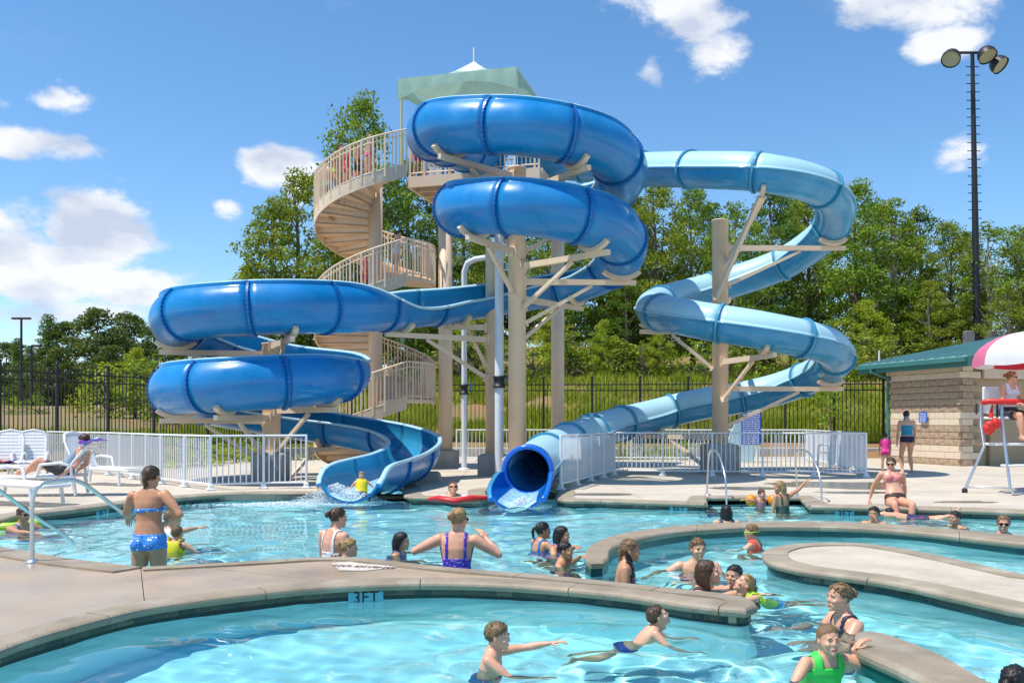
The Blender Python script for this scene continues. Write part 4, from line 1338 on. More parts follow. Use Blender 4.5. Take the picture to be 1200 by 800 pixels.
FARW = [('far', -30, 90, 392, 'beyond the pool fence by the frame edge'), ('far', 8, 92, 402, 'behind the car park lamp'), ('pine', 22, 88, 396, 'just left of the car park lamp'), ('pine', 57, 92, 368, 'standing tallest in the far clump'), ('far', 78, 95, 378, 'beside the far conifer'), ('far', 112, 92, 362, 'crowning the far clump beyond the fence'), ('far', 150, 95, 368, 'in the middle of the far clump'),
        ('far', 182, 92, 384, 'next to the blue flume end'), ('far', 215, 90, 400, 'behind the blue flume end'), ('far', 250, 88, 410, 'under the blue flume'), ('pine', 35, 85, 405, 'in front of the far clump'), ('far', 130, 84, 405, 'low in front of the far clump'), ('far', 70, 84, 408, 'low beside the far conifers')]
for kind, px, Y, yt, where in FARW:
    place_tree(kind, px, Y, yt, ('dark conifer ' if kind == 'pine' else 'hazy round tree ') + where, 'far trees beyond the loungers', 'tree', 1.15)
place_tree('lite', 158, 46, 408, 'bright yellow-green young tree seen through the left fence', 'bushes', 'tree', 1.1)
for k, (px, Y, yt) in enumerate(((128, 44, 428), (182, 44, 420), (95, 52, 455), (45, 50, 462), (15, 50, 466), (215, 42, 425), (250, 40, 430))):
    place_tree('bush' if k % 2 == 0 else 'bush2', px, Y, yt, 'yellow-green bush growing wild beyond the left iron fence', 'wild bushes beyond the iron fence', 'bush', 1.2)
# clipped low shrubs in the bed
for k, (px, Y, kind) in enumerate([(215, 26.5, 1), (235, 27.5, 1), (255, 29, 1), (278, 30, 1), (300, 31, 1), (345, 31.5, 0), (366, 31.8, 0), (388, 32, 0), (410, 32, 0), (432, 32, 0), (455, 32, 0), (640, 32.2, 0), (662, 32.2, 0), (684, 32.2, 0), (706, 32.2, 0), (728, 32.2, 0), (752, 32.2, 0), (776, 32.2, 0), (802, 32.2, 0)]):
    place_tree('bush2' if kind == 0 else 'bush', px, Y, 517 + (k % 3) * 2, 'low green shrub in the planting bed behind the white railing', 'low shrubs in the planting bed', 'shrub', 1.5)
def small_tree():
    X, Y = (972 - 600) / F * 33, 33
    root = tag(empty('young_tree', (X, Y, 0)), 'slim young tree with drooping leaves before the iron fence', 'tree')
    MB().tube([(X, Y, 0), (X + .05, Y, 1.2), (X, Y, 2.3)], [.04, .03, .015], 6).build('trunk', M_bark, root)
    me = leaf_cloud([((X + random.uniform(-.4, .4), Y + random.uniform(-.4, .4), random.uniform(1.4, 2.5)), (.35, .35, .3)) for _ in range(9)], 160, .1, 4)
    me.materials.append(L_mid); link('crown', me, None, root)
small_tree()
def grass():
    rng = np.random.default_rng(9)
    n = 80000
    pts = []
    while len(pts) < n:
        x = rng.uniform(-19, 17); d = rng.uniform(0, 1) ** 1.5 * 9.5 + .1
        y = fence_y(x) + d
        if x < -9 and noise.noise(Vector((x * .3, y * .3, 1))) > .22: continue
        if x >= -9 and noise.noise(Vector((x * .35, y * .35, 1))) > .38: continue
        pts.append((x, y, terr(x, y)))
    C = np.array(pts)
    lf_ = np.array([noise.noise(Vector((c_[0] * .6, c_[1] * .6, 8))) for c_ in C])
    h = rng.uniform(.1, .42, n) * (1 + 1.2 * lf_)
    a = rng.uniform(0, 6.28, n)
    w = rng.uniform(.02, .045, n)
    V = np.empty((n, 3, 3))
    V[:, 0] = C + np.stack([np.cos(a) * w, np.sin(a) * w, -.05 + 0 * a], -1)
    V[:, 1] = C - np.stack([np.cos(a) * w, np.sin(a) * w, .05 + 0 * a], -1)
    V[:, 2] = C + np.stack([rng.normal(0, .12, n), rng.normal(0, .12, n), h], -1)
    me = bpy.data.meshes.new('tall_grass')
    me.vertices.add(n * 3); me.vertices.foreach_set('co', V.reshape(-1))
    me.loops.add(n * 3); me.loops.foreach_set('vertex_index', np.arange(n * 3))
    me.polygons.add(n); me.polygons.foreach_set('loop_start', np.arange(0, n * 3, 3)); me.polygons.foreach_set('loop_total', np.full(n, 3))
    me.update(calc_edges=True)
    o = link('tall_grass', me, leafmat('grass_blade', (.28, .36, .02), (.46, .50, .06), .3))
    tag(o, 'tall yellow-green grass covering the bank behind the iron fence', 'grass', kind='stuff')
grass()

# ================================================================ changing block
M_split = mat('split_face_block', (.43, .32, .205), .9, var=.14, vscale=9, bump=.7, bscale=22, island=.06)
M_cream = mat('cream_block', (.72, .60, .44), .8, var=.07, vscale=4, bump=.3, bscale=40, island=.05)
M_tan = mat('tan_wall', (.42, .32, .21), .8, var=.08, vscale=2, bump=.2)
M_teal = mat('teal_metal', (.05, .19, .18), .45, var=.08, vscale=1.5)
M_teal2 = mat('teal_roof_metal', (.20, .36, .34), .4, var=.1, vscale=.8, stain=.3, scol=(.2, .33, .32))
W1 = Vector((13.27, 27.2, 0)); dL = Vector((-.30, .954, 0)); dF = Vector((.954, .30, 0)); nL = Vector((-.954, -.30, 0)); nF = Vector((.30, -.954, 0))
bld = tag(empty('changing_block', tuple(W1)), 'tan block pool building with teal metal roof beside the lifeguard chair', 'building')
MB().prism([((W1 + q).x, (W1 + q).y) for q in (dL * .1 + dF * .1, dL * 3.1 + dF * .1, dL * 3.1 + dF * 9, dL * .1 + dF * 9)], -.1, 3.3).build('wall_core', M_tan, bld)
blk = {}
def block_mesh(kind):
    if kind not in blk:
        res = []
        for v in range(4):
            mb = MB()
            if kind == 'split':
                rng = random.Random(v)
                n = 4; m = 3; vs = []
                for j in range(m + 1):
                    for i in range(n + 1):
                        e = i in (0, n) or j in (0, m)
                        vs.append((-.19 + .38 * i / n, -.03 - (0 if e else rng.uniform(.0, .018)), .008 + .184 * j / m))
                fs = [(j * (n + 1) + i, j * (n + 1) + i + 1, (j + 1) * (n + 1) + i + 1, (j + 1) * (n + 1) + i) for j in range(m) for i in range(n)]
                mb.add(vs, fs); k = len(mb.v)
                mb.add([(-.19, -.03, .008), (.19, -.03, .008), (.19, -.03, .192), (-.19, -.03, .192), (-.19, .09, .008), (.19, .09, .008), (.19, .09, .192), (-.19, .09, .192)], [(0, 4, 5, 1), (1, 5, 6, 2), (2, 6, 7, 3), (3, 7, 4, 0)])
            else: mb.box((0, .03, .1), (.385, .11, .188), bev=.006)
            me = mb.mesh('block'); me.materials.append(M_split if kind == 'split' else M_cream)
            res.append(me)
        blk[kind] = res
    return blk[kind]
ROWS = ['split'] + ['cream'] * 2 + ['split'] * 3 + ['cream'] * 2 + ['split'] * 5 + ['cream'] * 2
for r_, kind in enumerate(ROWS):
    off = .2 if r_ % 2 else 0
    for k in range(8):
        t = 3.0 - .39 * k - off
        if t < .1: continue
        c = W1 + dL * (t - .0)
        o = link('block', block_mesh(kind)[(k * 3 + r_) % 4], None, bld, Vector((c.x, c.y, .2 * r_)) - Vector(bld.location))
        o.rotation_euler.z = math.atan2(-dL.y, -dL.x)
        tl = t
    if tl > .26:
        g_ = tl - .195; c = W1 + dL * (g_ / 2)
        o = link('block', block_mesh(kind)[r_ % 4], None, bld, Vector((c.x, c.y, .2 * r_)) - Vector(bld.location)); o.rotation_euler.z = math.atan2(-dL.y, -dL.x); o.scale.x = (g_ - .01) / .38
    for k in range(1 + (r_ % 2)):
        c = W1 + dF * (.19 + .39 * k - (.0 if r_ % 2 == 0 else .1))
        o = link('block', block_mesh(kind)[(k + r_) % 4], None, bld, Vector((c.x, c.y, .2 * r_)) + nF * .02 - Vector(bld.location))
        o.rotation_euler.z = math.atan2(dF.y, dF.x)
cs_ = W1 + dF * 4.6; MB().beam(Vector((W1 + dF * .75).to_tuple()) + Vector((0, 0, 2.75)) + nF * .04, (W1 + dF * 8.8) + Vector((0, 0, 2.75)) + nF * .04, .1, .3).build('lintel_band', M_cream, bld)
d0 = W1 + dF * 1.5
MB().box((d0.x + nF.x * -.02, d0.y, 1.05), (.95, .1, 2.1), rot=math.atan2(dF.y, dF.x)).build('door', mat('tan_door', (.36, .27, .17), .5), bld)
# roof: a shed plane rising away from the eave, ribs, gutter and downspout
def rp(a, b, up=0.0):      # a along the left wall (towards the back), b across (away from the eave)
    q = W1 + dL * a + dF * (b - .5)
    return Vector((q.x, q.y, 3.13 + .185 * b + up))
a0_, a1_2, bw = -.75, 4.0, 9.5
vs = [rp(a0_, 0), rp(a1_2, 0), rp(a1_2, bw), rp(a0_, bw), rp(a0_, 0, .06), rp(a1_2, 0, .06), rp(a1_2, bw, .06), rp(a0_, bw, .06)]
rf_ = MB().add(vs, [(3, 2, 1, 0), (4, 5, 6, 7), (0, 1, 5, 4), (1, 2, 6, 5), (2, 3, 7, 6), (3, 0, 4, 7)]).build('roof', M_teal2, bld); fix_normals(rf_.data)
for k in range(12):
    a = a0_ + .05 + (a1_2 - a0_ - .1) * k / 11
    MB().beam(rp(a, .02, .08), rp(a, bw, .08), .03, .05).build('standing_seam', M_teal2, rf_)
MB().beam(rp(a0_, -.06, -.02), rp(a1_2, -.06, -.02), .12, .13).build('gutter', M_teal, rf_)
MB().beam(rp(a0_, .03, -.16), rp(a1_2, .03, -.16), .04, .16).build('fascia', M_teal, rf_)
MB().beam(rp(a0_ - .02, 0, -.1), rp(a0_ - .02, bw, -.1), .04, .28).build('rake_board', M_teal, rf_)
w0 = W1 + dL * 3.05 + nL * .09
g0 = rp(3.25, -.08, -.06)
MB().tube([g0, g0 - Vector((0, 0, .12)), Vector((w0.x, w0.y, 2.72)), Vector((w0.x, w0.y, 2.55)), Vector((w0.x, w0.y, .05))], .05, 6, smooth=False).build('downspout', M_teal, bld)
MB().tube([rp(3.7, .6, .05), rp(3.7, .6, .45)], .03, 6).build('roof_vent', M_white, bld)
# ---- signs
def text_mesh(s, size, ext=.003):
    c = bpy.data.curves.new('t', 'FONT'); c.body = s; c.size = size; c.extrude = ext; c.align_x = 'CENTER'; c.align_y = 'CENTER'
    o = bpy.data.objects.new('t', c); COL.objects.link(o)
    dg = bpy.context.evaluated_depsgraph_get()
    me = bpy.data.meshes.new_from_object(o.evaluated_get(dg)); bpy.data.objects.remove(o)
    return me
M_sblue = mat('sign_blue', (.01, .09, .50), .4)
M_ink = mat('white_ink', (.8, .82, .85), .5)
M_black = mat('black_ink', (.012, .012, .015), .6)
def wall_sign(c, u, n, w, h, label):
    root = tag(empty('notice_sign', tuple(c)), label, 'sign')
    up = Vector((0, 0, 1))
    def q(a, b, d): return c + u * a + up * b + n * d
    MB().add([q(-w / 2, -h / 2, 0), q(w / 2, -h / 2, 0), q(w / 2, h / 2, 0), q(-w / 2, h / 2, 0), q(-w / 2, -h / 2, .015), q(w / 2, -h / 2, .015), q(w / 2, h / 2, .015), q(-w / 2, h / 2, .015)],
             [(0, 1, 2, 3), (4, 5, 6, 7), (0, 1, 5, 4), (1, 2, 6, 5), (2, 3, 7, 6), (3, 0, 4, 7)]).build('panel', M_sblue, root)
    mb = MB(); k = int(h / .06)
    for i in range(k):
        y = h / 2 - .05 - i * .06
        x = -w / 2 + .04
        while x < w / 2 - .06:
            l = random.uniform(.03, .1); l = min(l, w / 2 - .03 - x)
            mb.add([q(x, y - .012, .018), q(x + l, y - .012, .018), q(x + l, y + .012, .018), q(x, y + .012, .018)], [(0, 1, 2, 3)])
            x += l + .02
    o = mb.build('lettering', M_ink, root); o['kind'] = 'stuff'
    return root
c = W1 + dL * 1.45 + nL * .1 + Vector((0, 0, 1.45)); wall_sign(c, -dL, nL, .34, .32, 'small blue notice on the block wall behind the standing woman')
c = W1 + dF * .95 + nF * .06 + Vector((0, 0, 1.75)); wall_sign(c, dF, nF, .3, .42, 'small blue notice by the door behind the lifeguard chair')
c = P(880, 497, 29.5); sg = wall_sign(Vector((c.x, c.y, c.z)), Vector((1, 0, 0)), Vector((0, -1, 0)), .62, 1.3, 'tall blue rules board beyond the slide enclosure')
MB().tube([(c.x - .2, c.y + .03, 0), (c.x - .2, c.y + .03, c.z)], .03, 6).build('sign_post', M_wf, sg); MB().tube([(c.x + .2, c.y + .03, 0), (c.x + .2, c.y + .03, c.z)], .03, 6).build('sign_post', M_wf, sg)
c = P(866, 505, 30.0)
fin = [(-.42, 0)] + [(-.42 + .75 * (1 - math.cos(t)) * .9, 1.45 * math.sin(t)) for t in np.linspace(.1, 1.57, 8)] + [(.5, 1.5), (.5, 0)]
o = MB().add([(c.x + a, c.y, b + .02) for a, b in fin] + [(c.x + a, c.y + .12, b + .02) for a, b in fin], [tuple(range(len(fin))), tuple(range(2 * len(fin) - 1, len(fin) - 1, -1))] + [(i, (i + 1) % len(fin), len(fin) + (i + 1) % len(fin), len(fin) + i) for i in range(len(fin))]).build('splash_panel', mat('pale_aqua', (.5, .72, .8), .4)); fix_normals(o.data)
tag(o, 'pale aqua curved fibreglass panel behind the blue rules board', 'panel')

# ---- floodlight mast and car park lamps
M_mast = mat('dark_bronze_metal', (.018, .017, .02), .5)
X, Y = (1146 - 600) / F * 46, 46
zt = CZ + 432 * Y / F
mast = tag(empty('floodlight_mast', (X, Y, terr(X, Y))), 'tall dark floodlight mast with climbing pegs and three lamps', 'light mast')
top = Vector((X - .28, Y, zt))
bot = Vector((X, Y, terr(X, Y)))
MB().tube([bot, bot.lerp(top, .5), top], [.19, .15, .09], 12).build('mast_pole', M_mast, mast)
for k in range(19):
    f = 1 - (k * .42 + .7) / (zt - bot.z)
    p = bot.lerp(top, f)
    MB().beam(p - Vector((.33, 0, 0)), p + Vector((.33, 0, 0)), .035, .035).build('climbing_peg', M_mast, mast)
MB().beam(top + Vector((-1.1, 0, 0)), top + Vector((.9, 0, 0)), .1, .1).build('crossbar', M_mast, mast)
for dx, dy, dz, tilt in ((-1.1, -.1, -.28, .5), (.55, -.3, -.2, -.2), (1.35, .1, -.52, -.6)):
    c = top + Vector((dx, dy, dz))
    h = MB(); rot = Matrix.Rotation(tilt, 3, 'Y') @ Matrix.Rotation(-.55, 3, 'X')
    vs = []; pr_ = [(.0, .42), (.22, .36), (.38, .2), (.45, 0), (.46, -.2)]
    for r_, z in pr_:
        for j in range(14):
            a = 2 * math.pi * j / 14
            vs.append(c + rot @ Vector((r_ * math.cos(a), r_ * math.sin(a), z)))
    h.add(vs, [(i * 14 + j, i * 14 + (j + 1) % 14, (i + 1) * 14 + (j + 1) % 14, (i + 1) * 14 + j) for i in range(4) for j in range(14)], 0, True)
    hd = h.build('lamp_head', M_mast, mast); fix_normals(hd.data)
    MB().add([c + rot @ Vector((.42 * math.cos(2 * math.pi * j / 14), .42 * math.sin(2 * math.pi * j / 14), -.14)) for j in range(14)], [tuple(range(14))]).build('lens', mat('lamp_glass', (.55, .57, .5), .15), hd)
    MB().beam(top + Vector((max(-1.1, min(.9, dx)), 0, 0)), c + Vector((0, 0, .25)), .07, .07).build('bracket', M_mast, mast)
for sx in (-.55, .55):
    MB().box((X + sx, Y - .2, CZ + (HOR - 397) * Y / F), (.5, .3, .75), bev=.03).build('control_box', mat('grey_box', (.22, .23, .26), .5), mast)
for (px, Y, yt, arm, lab) in ((25, 80, 373, True, 'black car park lamp with two flat heads beyond the fence'), (37, 74, 405, False, 'short black lamp post with one flat head beyond the fence')):
    X = (px - 600) / F * Y; z0 = terr(X, Y); zt = CZ + (HOR - yt) * Y / F
    lp = tag(empty('lamp_post', (X, Y, z0)), lab, 'lamp post')
    MB().tube([(X, Y, z0), (X, Y, zt)], [.14, .09], 8).build('pole', M_mast, lp)
    for sx in ((-1, 1) if arm else (1,)):
        MB().box((X + sx * .42, Y, zt), (.75, .4, .16), bev=.03).build('lamp_head', M_mast, lp)

# ================================================================ loungers
M_plast = mat('white_plastic', (.80, .81, .82), .38, var=.03)
def lounger(x, y, rz, back, label):
    root = tag(empty('sun_lounger', (x, y, 0), local=True, rz=rz), label, 'sun lounger', 'white plastic sun loungers')
    z = .34
    fr = MB()
    for sy in (-1, 1): fr.tube([(-.35, .31 * sy, z + .01), (.4, .31 * sy, z), (1.15, .31 * sy, z - .02), (1.28, .25 * sy, z - .03)], .03, 7)
    fr.tube([(1.28, -.25, z - .03), (1.32, 0, z - .03), (1.28, .25, z - .03)], .03, 7)
    f = fr.build('frame', M_plast, root, (0, 0, 0))
    sl = MB().box((0, 0, 0), (.085, .6, .02), bev=.006).mesh('slat'); sl.materials.append(M_plast)
    for i in range(13): link('slat', sl, None, f, (-.05 + .103 * i, 0, z + .012))
    B0 = Vector((-.12, 0, z + .02)); d = Vector((-math.cos(back), 0, math.sin(back)))
    nb = Vector((math.sin(back), 0, math.cos(back)))
    bk = MB()
    for sy in (-1, 1): bk.tube([B0 + Vector((0, .29 * sy, 0)), B0 + d * .6 + Vector((0, .29 * sy, 0)), B0 + d * .78 + Vector((0, .22 * sy, 0)), B0 + d * .83], .028, 7)
    b = bk.build('backrest', M_plast, root, (0, 0, 0))
    for i in range(9):
        o = link('slat', sl, None, b, B0 + d * (.06 + .085 * i)); o.rotation_euler.y = -(math.pi - back) ; o.scale = (.85, 1 if i < 8 else .7, 1)
    for sy in (-1, 1):
        MB().tube([(-.3, .34 * sy, z), (-.28, .35 * sy, z + .2), (-.1, .36 * sy, z + .25), (.22, .36 * sy, z + .22), (.3, .34 * sy, z)], .028, 7).build('armrest', M_plast, root, (0, 0, 0))
        for lx in (-.3, 1.05):
            MB().tube([(lx, .3 * sy, z), (lx + (.05 if lx > 0 else -.05), .31 * sy, .02)], [.035, .028], 7).build('leg', M_plast, root, (0, 0, 0))
    return root
def gpx(px, py): v = GP(px, py); return v.x, v.y
x, y = gpx(72, 580); lounger(x, y, R(186), R(52), 'white lounger with its back raised under the sunbathing person')
x, y = gpx(106, 567); lounger(x, y, R(-22), R(62), 'empty white lounger with punched back beside the sunbather')
x, y = gpx(36, 560); lounger(x, y, R(-70), R(66), 'white lounger with upright back against the railing end')
x, y = gpx(8, 561); lounger(x, y, R(-72), R(66), 'white lounger with towels on it beside the railing end')
x, y = gpx(-8, 590); lounger(x, y, R(-18), R(20), 'flat white lounger at the pool edge by the chrome rail')
def towel(c, sx, sy, cols, label, rz=0):
    mb = MB(); n = 14; m = 8; vs = []
    for j in range(m + 1):
        for i in range(n + 1):
            a, b = (i / n - .5) * sx, (j / m - .5) * sy
            z = .02 * math.sin(a * 19) + .015 * math.sin(b * 23 + a * 7) - .35 * max(0, abs(b) - sy * .36)
            ca, sa = math.cos(rz), math.sin(rz)
            vs.append((c[0] + a * ca - b * sa, c[1] + a * sa + b * ca, c[2] + z))
    for j in range(m):
        for i in range(n):
            mb.f.append((j * (n + 1) + i, j * (n + 1) + i + 1, (j + 1) * (n + 1) + i + 1, (j + 1) * (n + 1) + i)); mb.m.append((i // 3) % len(cols)); mb.sm.append(True)
    mb.v = vs
    o = mb.build('towel', cols); tag(o, label, 'towel')
T1 = mat('towel_purple', (.16, .04, .3), .95, bump=.6, bscale=90); T2 = mat('towel_orange', (.7, .14, .03), .95, bump=.6, bscale=90); T3 = mat('towel_navy', (.03, .06, .28), .95, bump=.6, bscale=90); T4 = mat('towel_white', (.7, .7, .72), .95, bump=.6, bscale=90)
x, y = gpx(72, 580); towel((x + .58, y + .0, .98), .34, .6, [T1, T3], 'purple and navy towel hung over the sunbather lounger back', R(6))
x, y = gpx(36, 560); towel((x + .2, y - .5, .41), .6, .6, [T4], 'white towel spread on the upright lounger', R(-70))
x, y = gpx(8, 560); towel((x + .2, y - .5, .41), .8, .62, [T2, T3, T1], 'orange and navy towel crumpled on the lounger', R(-72))

# ================================================================ hand rails
M_ss = mat('stainless_steel', (.66, .66, .66), .3, metal=.85, var=.04)
def handrail(pts, rad, label, plates):
    root = tag(empty('handrail', tuple(plates[0])), label, 'handrail')
    P_ = catmull([(*p,) for p in pts], .06)
    MB().tube([tuple(p) for p in P_], rad, 12).build('rail_tube', M_ss, root)
    for p in plates: MB().lathe([(0, .03), (rad + .02, .03), (rad + .05, .008), (rad + .05, 0)], (p[0], p[1], .002), 16).build('base_cover', M_ss, root)
b0 = GP(38, 659)
Yb = b0.y
p_top = P(46, 570, Yb); e1 = P(160, 616, 9.6); e2 = GP(178, 628, WZ - .35)
handrail([b0, P(37.5, 600, Yb), P(40, 578, Yb), P(50, 566, Yb + .05), P(75, 562.5, Yb + .2), P(95, 565, Yb + .38), P(130, 590, Yb + .9), P(165, 617, Yb + 1.35), P(186, 634, Yb + 1.6), P(192, 650, Yb + 1.7)], .02, 'curved chrome handrail that the woman in the blue bikini holds', [b0])
q0 = P(-30, 562, Yb + .6)
handrail([GP(-45, 640), P(-45, 600, Yb + .5), P(-38, 566, Yb + .55), P(-20, 563, Yb + .7), P(0, 575, Yb + 1.0), P(40, 604, Yb + 1.7), P(84, 634, Yb + 2.2), P(90, 650, Yb + 2.3)], .02, 'straight sloping chrome handrail beside the swimmer with the tube', [GP(-45, 640)])
for px, pf_, lab in ((836, 829, 'thin chrome handrail at the left of the far pool steps'), (941, 938, 'thin chrome handrail at the right of the far pool steps')):
    x = (px - 600) / F * 15.9
    handrail([(x + (.05 if px > 900 else -.02), 16.35, 0), (x, 16.3, .62), (x, 16.15, .8), (x, 15.9, .82), (x, 15.5, .76), (x, 15.1, .5), (x, 14.95, .2), (x, 14.9, -.5)], .016, lab, [(x, 16.35, 0)])

# ================================================================ lifeguard chair, umbrella
lg = Vector(((1190 - 600) / F * 16.9, 16.9, 0))
lr = R(8)
chair = tag(empty('lifeguard_chair', tuple(lg), local=True, rz=lr), 'tall chrome lifeguard chair with white steps and red padded arms', 'lifeguard chair')
M_red = mat('red_vinyl', (.62, .02, .018), .4, var=.08)
Z0 = (0, 0, 0)
for sx in (-1, 1):
    MB().tube([(.32 * sx, -.05, 1.62), (.34 * sx, -.1, 1.3), (.40 * sx, -.4, .12), (.38 * sx, -.46, .03), (.3 * sx, -.42, .025), (.1 * sx, -.3, .025)], .026, 8).build('front_leg', M_ss, chair, Z0)
    MB().tube([(.34 * sx, .5, 1.62), (.38 * sx, .45, 1.25), (.52 * sx, .15, .86), (.84 * sx, .25, .05), (.84 * sx, .25, 0)], .026, 8).build('rear_leg', M_ss, chair, Z0)
    MB().tube([(.84 * sx, .25, .1), (.5 * sx, .1, .12), (.40 * sx, -.38, .12)], .018, 8).build('tie_bar', M_ss, chair, Z0)
    MB().lathe([(.0, 0), (.05, 0), (.05, .06), (.03, .09)], (.84 * sx, .25, 0), 10).build('foot_cap', M_blk, chair, Z0)
    MB().tube([(.32 * sx, -.05, 1.62), (.33 * sx, .2, 1.66), (.34 * sx, .5, 1.64)], .026, 8).build('arm_tube', M_ss, chair, Z0)
MB().box((0, .05, .90), (1.0, .42, .045), bev=.012).build('foot_board', M_white, chair, Z0)
MB().box((0, -.22, .52), (.78, .22, .04), bev=.012).build('step', M_white, chair, Z0)
MB().box((0, .25, 1.38), (.62, .5, .05), bev=.02).build('seat', M_white, chair, Z0)
MB().box((0, .5, 1.72), (.62, .05, .5), bev=.02).build('backrest', M_white, chair, Z0)
MB().tube([(-.62, .02, 1.66), (-.6, -.08, 1.68), (0, -.14, 1.67), (.6, -.08, 1.68), (.64, .02, 1.66)], .065, 10, squash=.8).build('arm_pad', M_red, chair, Z0)
bag = MB(); c = P(1161, 497, 16.75)
for k in range(9): bag.ball((c.x + random.uniform(-.09, .09), c.y + random.uniform(-.05, .05), c.z - .03 + random.uniform(-.09, .07)), (random.uniform(.06, .11), .08, random.uniform(.06, .12)), 9, 6)
bag.tube([(c.x, c.y, c.z + .12), (c.x + .03, c.y, c.z + .36)], [.05, .012], 6)
bo = bag.build('rescue_bag', mat('red_nylon', (.7, .03, .02), .5, var=.2, vscale=8, bump=.8, bscale=14)); tag(bo, 'red cloth bag hanging from the lifeguard chair arm', 'bag')
ra = MB()
rd = MB().tube([(c.x + .12, c.y, c.z + .12), (c.x + .12, c.y, c.z + .38)], .022, 6).tube([(c.x - .26, c.y, c.z + .18), (c.x - .26, c.y, c.z + .38)], .018, 6).build('radio', M_blk); tag(rd, 'black radio and whistle clipped under the red chair arm', 'radio')
um = tag(empty('umbrella', (lg.x + .15, lg.y + .3, 1.4)), 'pink red and white panelled umbrella above the lifeguard chair', 'umbrella')
uc = Vector((lg.x + .5, lg.y + .3, 0))
MB().tube([(uc.x, uc.y, 1.4), (uc.x, uc.y, 3.05)], .022, 8).build('pole', M_ss, um)
M_pink = mat('pink_fabric', (.78, .20, .34), .7, trans=.3); M_redf = mat('red_fabric', (.68, .03, .05), .7, trans=.3)
for k in range(8):
    a0, a1 = 2 * math.pi * k / 8 + .2, 2 * math.pi * (k + 1) / 8 + .2
    vs = []; n = 7
    for i in range(n + 1):
        t = i / n; rr = 1.03 * math.sin(t * 1.5) / math.sin(1.5); z = 3.0 - .52 * (1 - math.cos(t * 1.35)) / (1 - math.cos(1.35))
        for j in range(5):
            s = j / 4; a = a0 + (a1 - a0) * s
            sag = 1 - .05 * math.sin(math.pi * s) * t
            vs.append((uc.x + rr * sag * math.cos(a), uc.y + rr * sag * math.sin(a), z - .0))
    for j in range(5):
        s = j / 4; a = a0 + (a1 - a0) * s; sag = 1 - .05 * math.sin(math.pi * s)
        vs.append((uc.x + 1.04 * sag * math.cos(a), uc.y + 1.04 * sag * math.sin(a), 2.36 - .03 * math.sin(math.pi * s)))
    fs = [(i * 5 + j, i * 5 + j + 1, (i + 1) * 5 + j + 1, (i + 1) * 5 + j) for i in range(n + 1) for j in range(4)]
    MB().add(vs, fs, 0, True).build('canopy_panel', (M_tentw if k % 2 == 0 else (M_pink if k in (3, 5, 7) else M_redf)), um)
MB().lathe([(.03, 3.0), (.03, 3.06), (0, 3.1)], (uc.x, uc.y, 0), 8).build('finial', M_white, um)

# ================================================================ depth marks and deck decal
def wall_text(s, px, py, size, yaw, label, z=None):
    me = text_mesh(s, size)
    p = GP(px, py, WZ) if z is None else z
    o = link('depth_mark', me, M_black, None, p)
    o.rotation_euler = (math.pi / 2, 0, yaw)
    tag(o, label, 'depth mark', 'painted depth marks')
def on_edge(edge, px, py, off=.012):
    """nearest point and yaw on a pool edge for a photo pixel"""
    g = GP(px, py)
    best = min(range(len(edge) - 1), key=lambda i: (edge[i][0] - g.x) ** 2 + (edge[i][1] - g.y) ** 2)
    a, b = edge[best], edge[best + 1]
    if a[0] > b[0]: a, b = b, a
    yaw = math.atan2(b[1] - a[1], b[0] - a[0])
    t = max(0, min(1, ((g.x - a[0]) * (b[0] - a[0]) + (g.y - a[1]) * (b[1] - a[1])) / ((b[0] - a[0]) ** 2 + (b[1] - a[1]) ** 2)))
    q = Vector((a[0] + (b[0] - a[0]) * t, a[1] + (b[1] - a[1]) * t, 0))
    return q + Vector((math.sin(yaw), -math.cos(yaw), 0)) * off, yaw
for edge, px, py, lab in ((E_pen_lo, 432, 684, 'black painted depth mark on the near pool wall under the brown coping'), (E_back_l, 790, 589, 'black painted depth mark on the far wall left of the pool steps'), (E_back_r, 988, 593.5, 'black painted depth mark on the far wall right of the pool steps'), (E_back_l, 117, 593, 'black painted depth mark on the far wall beside the sloping chrome rail')):
    q, yaw = on_edge(edge, px, py)
    wall_text('3FT', 0, 0, .135, yaw, lab, Vector((q.x, q.y, -.112)))
    nv = Vector((math.sin(yaw), -math.cos(yaw), 0)); uv = Vector((math.cos(yaw), math.sin(yaw), 0)); c0 = q - nv * .008
    tp = MB().beam(c0 - uv * .14 + Vector((0, 0, -.13)), c0 + uv * .14 + Vector((0, 0, -.13)), .012, .13).build('depth_tile', mat('pale_depth_tile', (.12, .42, .48), .3)); tag(tp, lab.replace('black painted depth mark', 'pale tile behind the depth mark'), 'tile', 'pale depth tiles')
dm = tag(empty('deck_marking', tuple(GP(425, 661))), 'worn white painted no diving patch on the brown pool deck', 'floor marking')
vs = [GP(a, b, .005) for a, b in ((388, 659), (398, 668), (428, 668), (465, 664.5), (462, 661.5), (430, 660.5), (410, 657.5))]
MB().add(vs, [tuple(range(len(vs)))]).build('paint_patch', mat('worn_white_paint', (.40, .31, .22), .7, col2=(.78, .74, .68), vscale=13), dm)
tx = text_mesh('NO DIVING', .115, .001)
o = link('lettering', tx, mat('dark_red_ink', (.16, .03, .03), .7), dm, GP(426, 663.5, .009) - Vector(dm.location)); o.rotation_euler.z = R(-14)
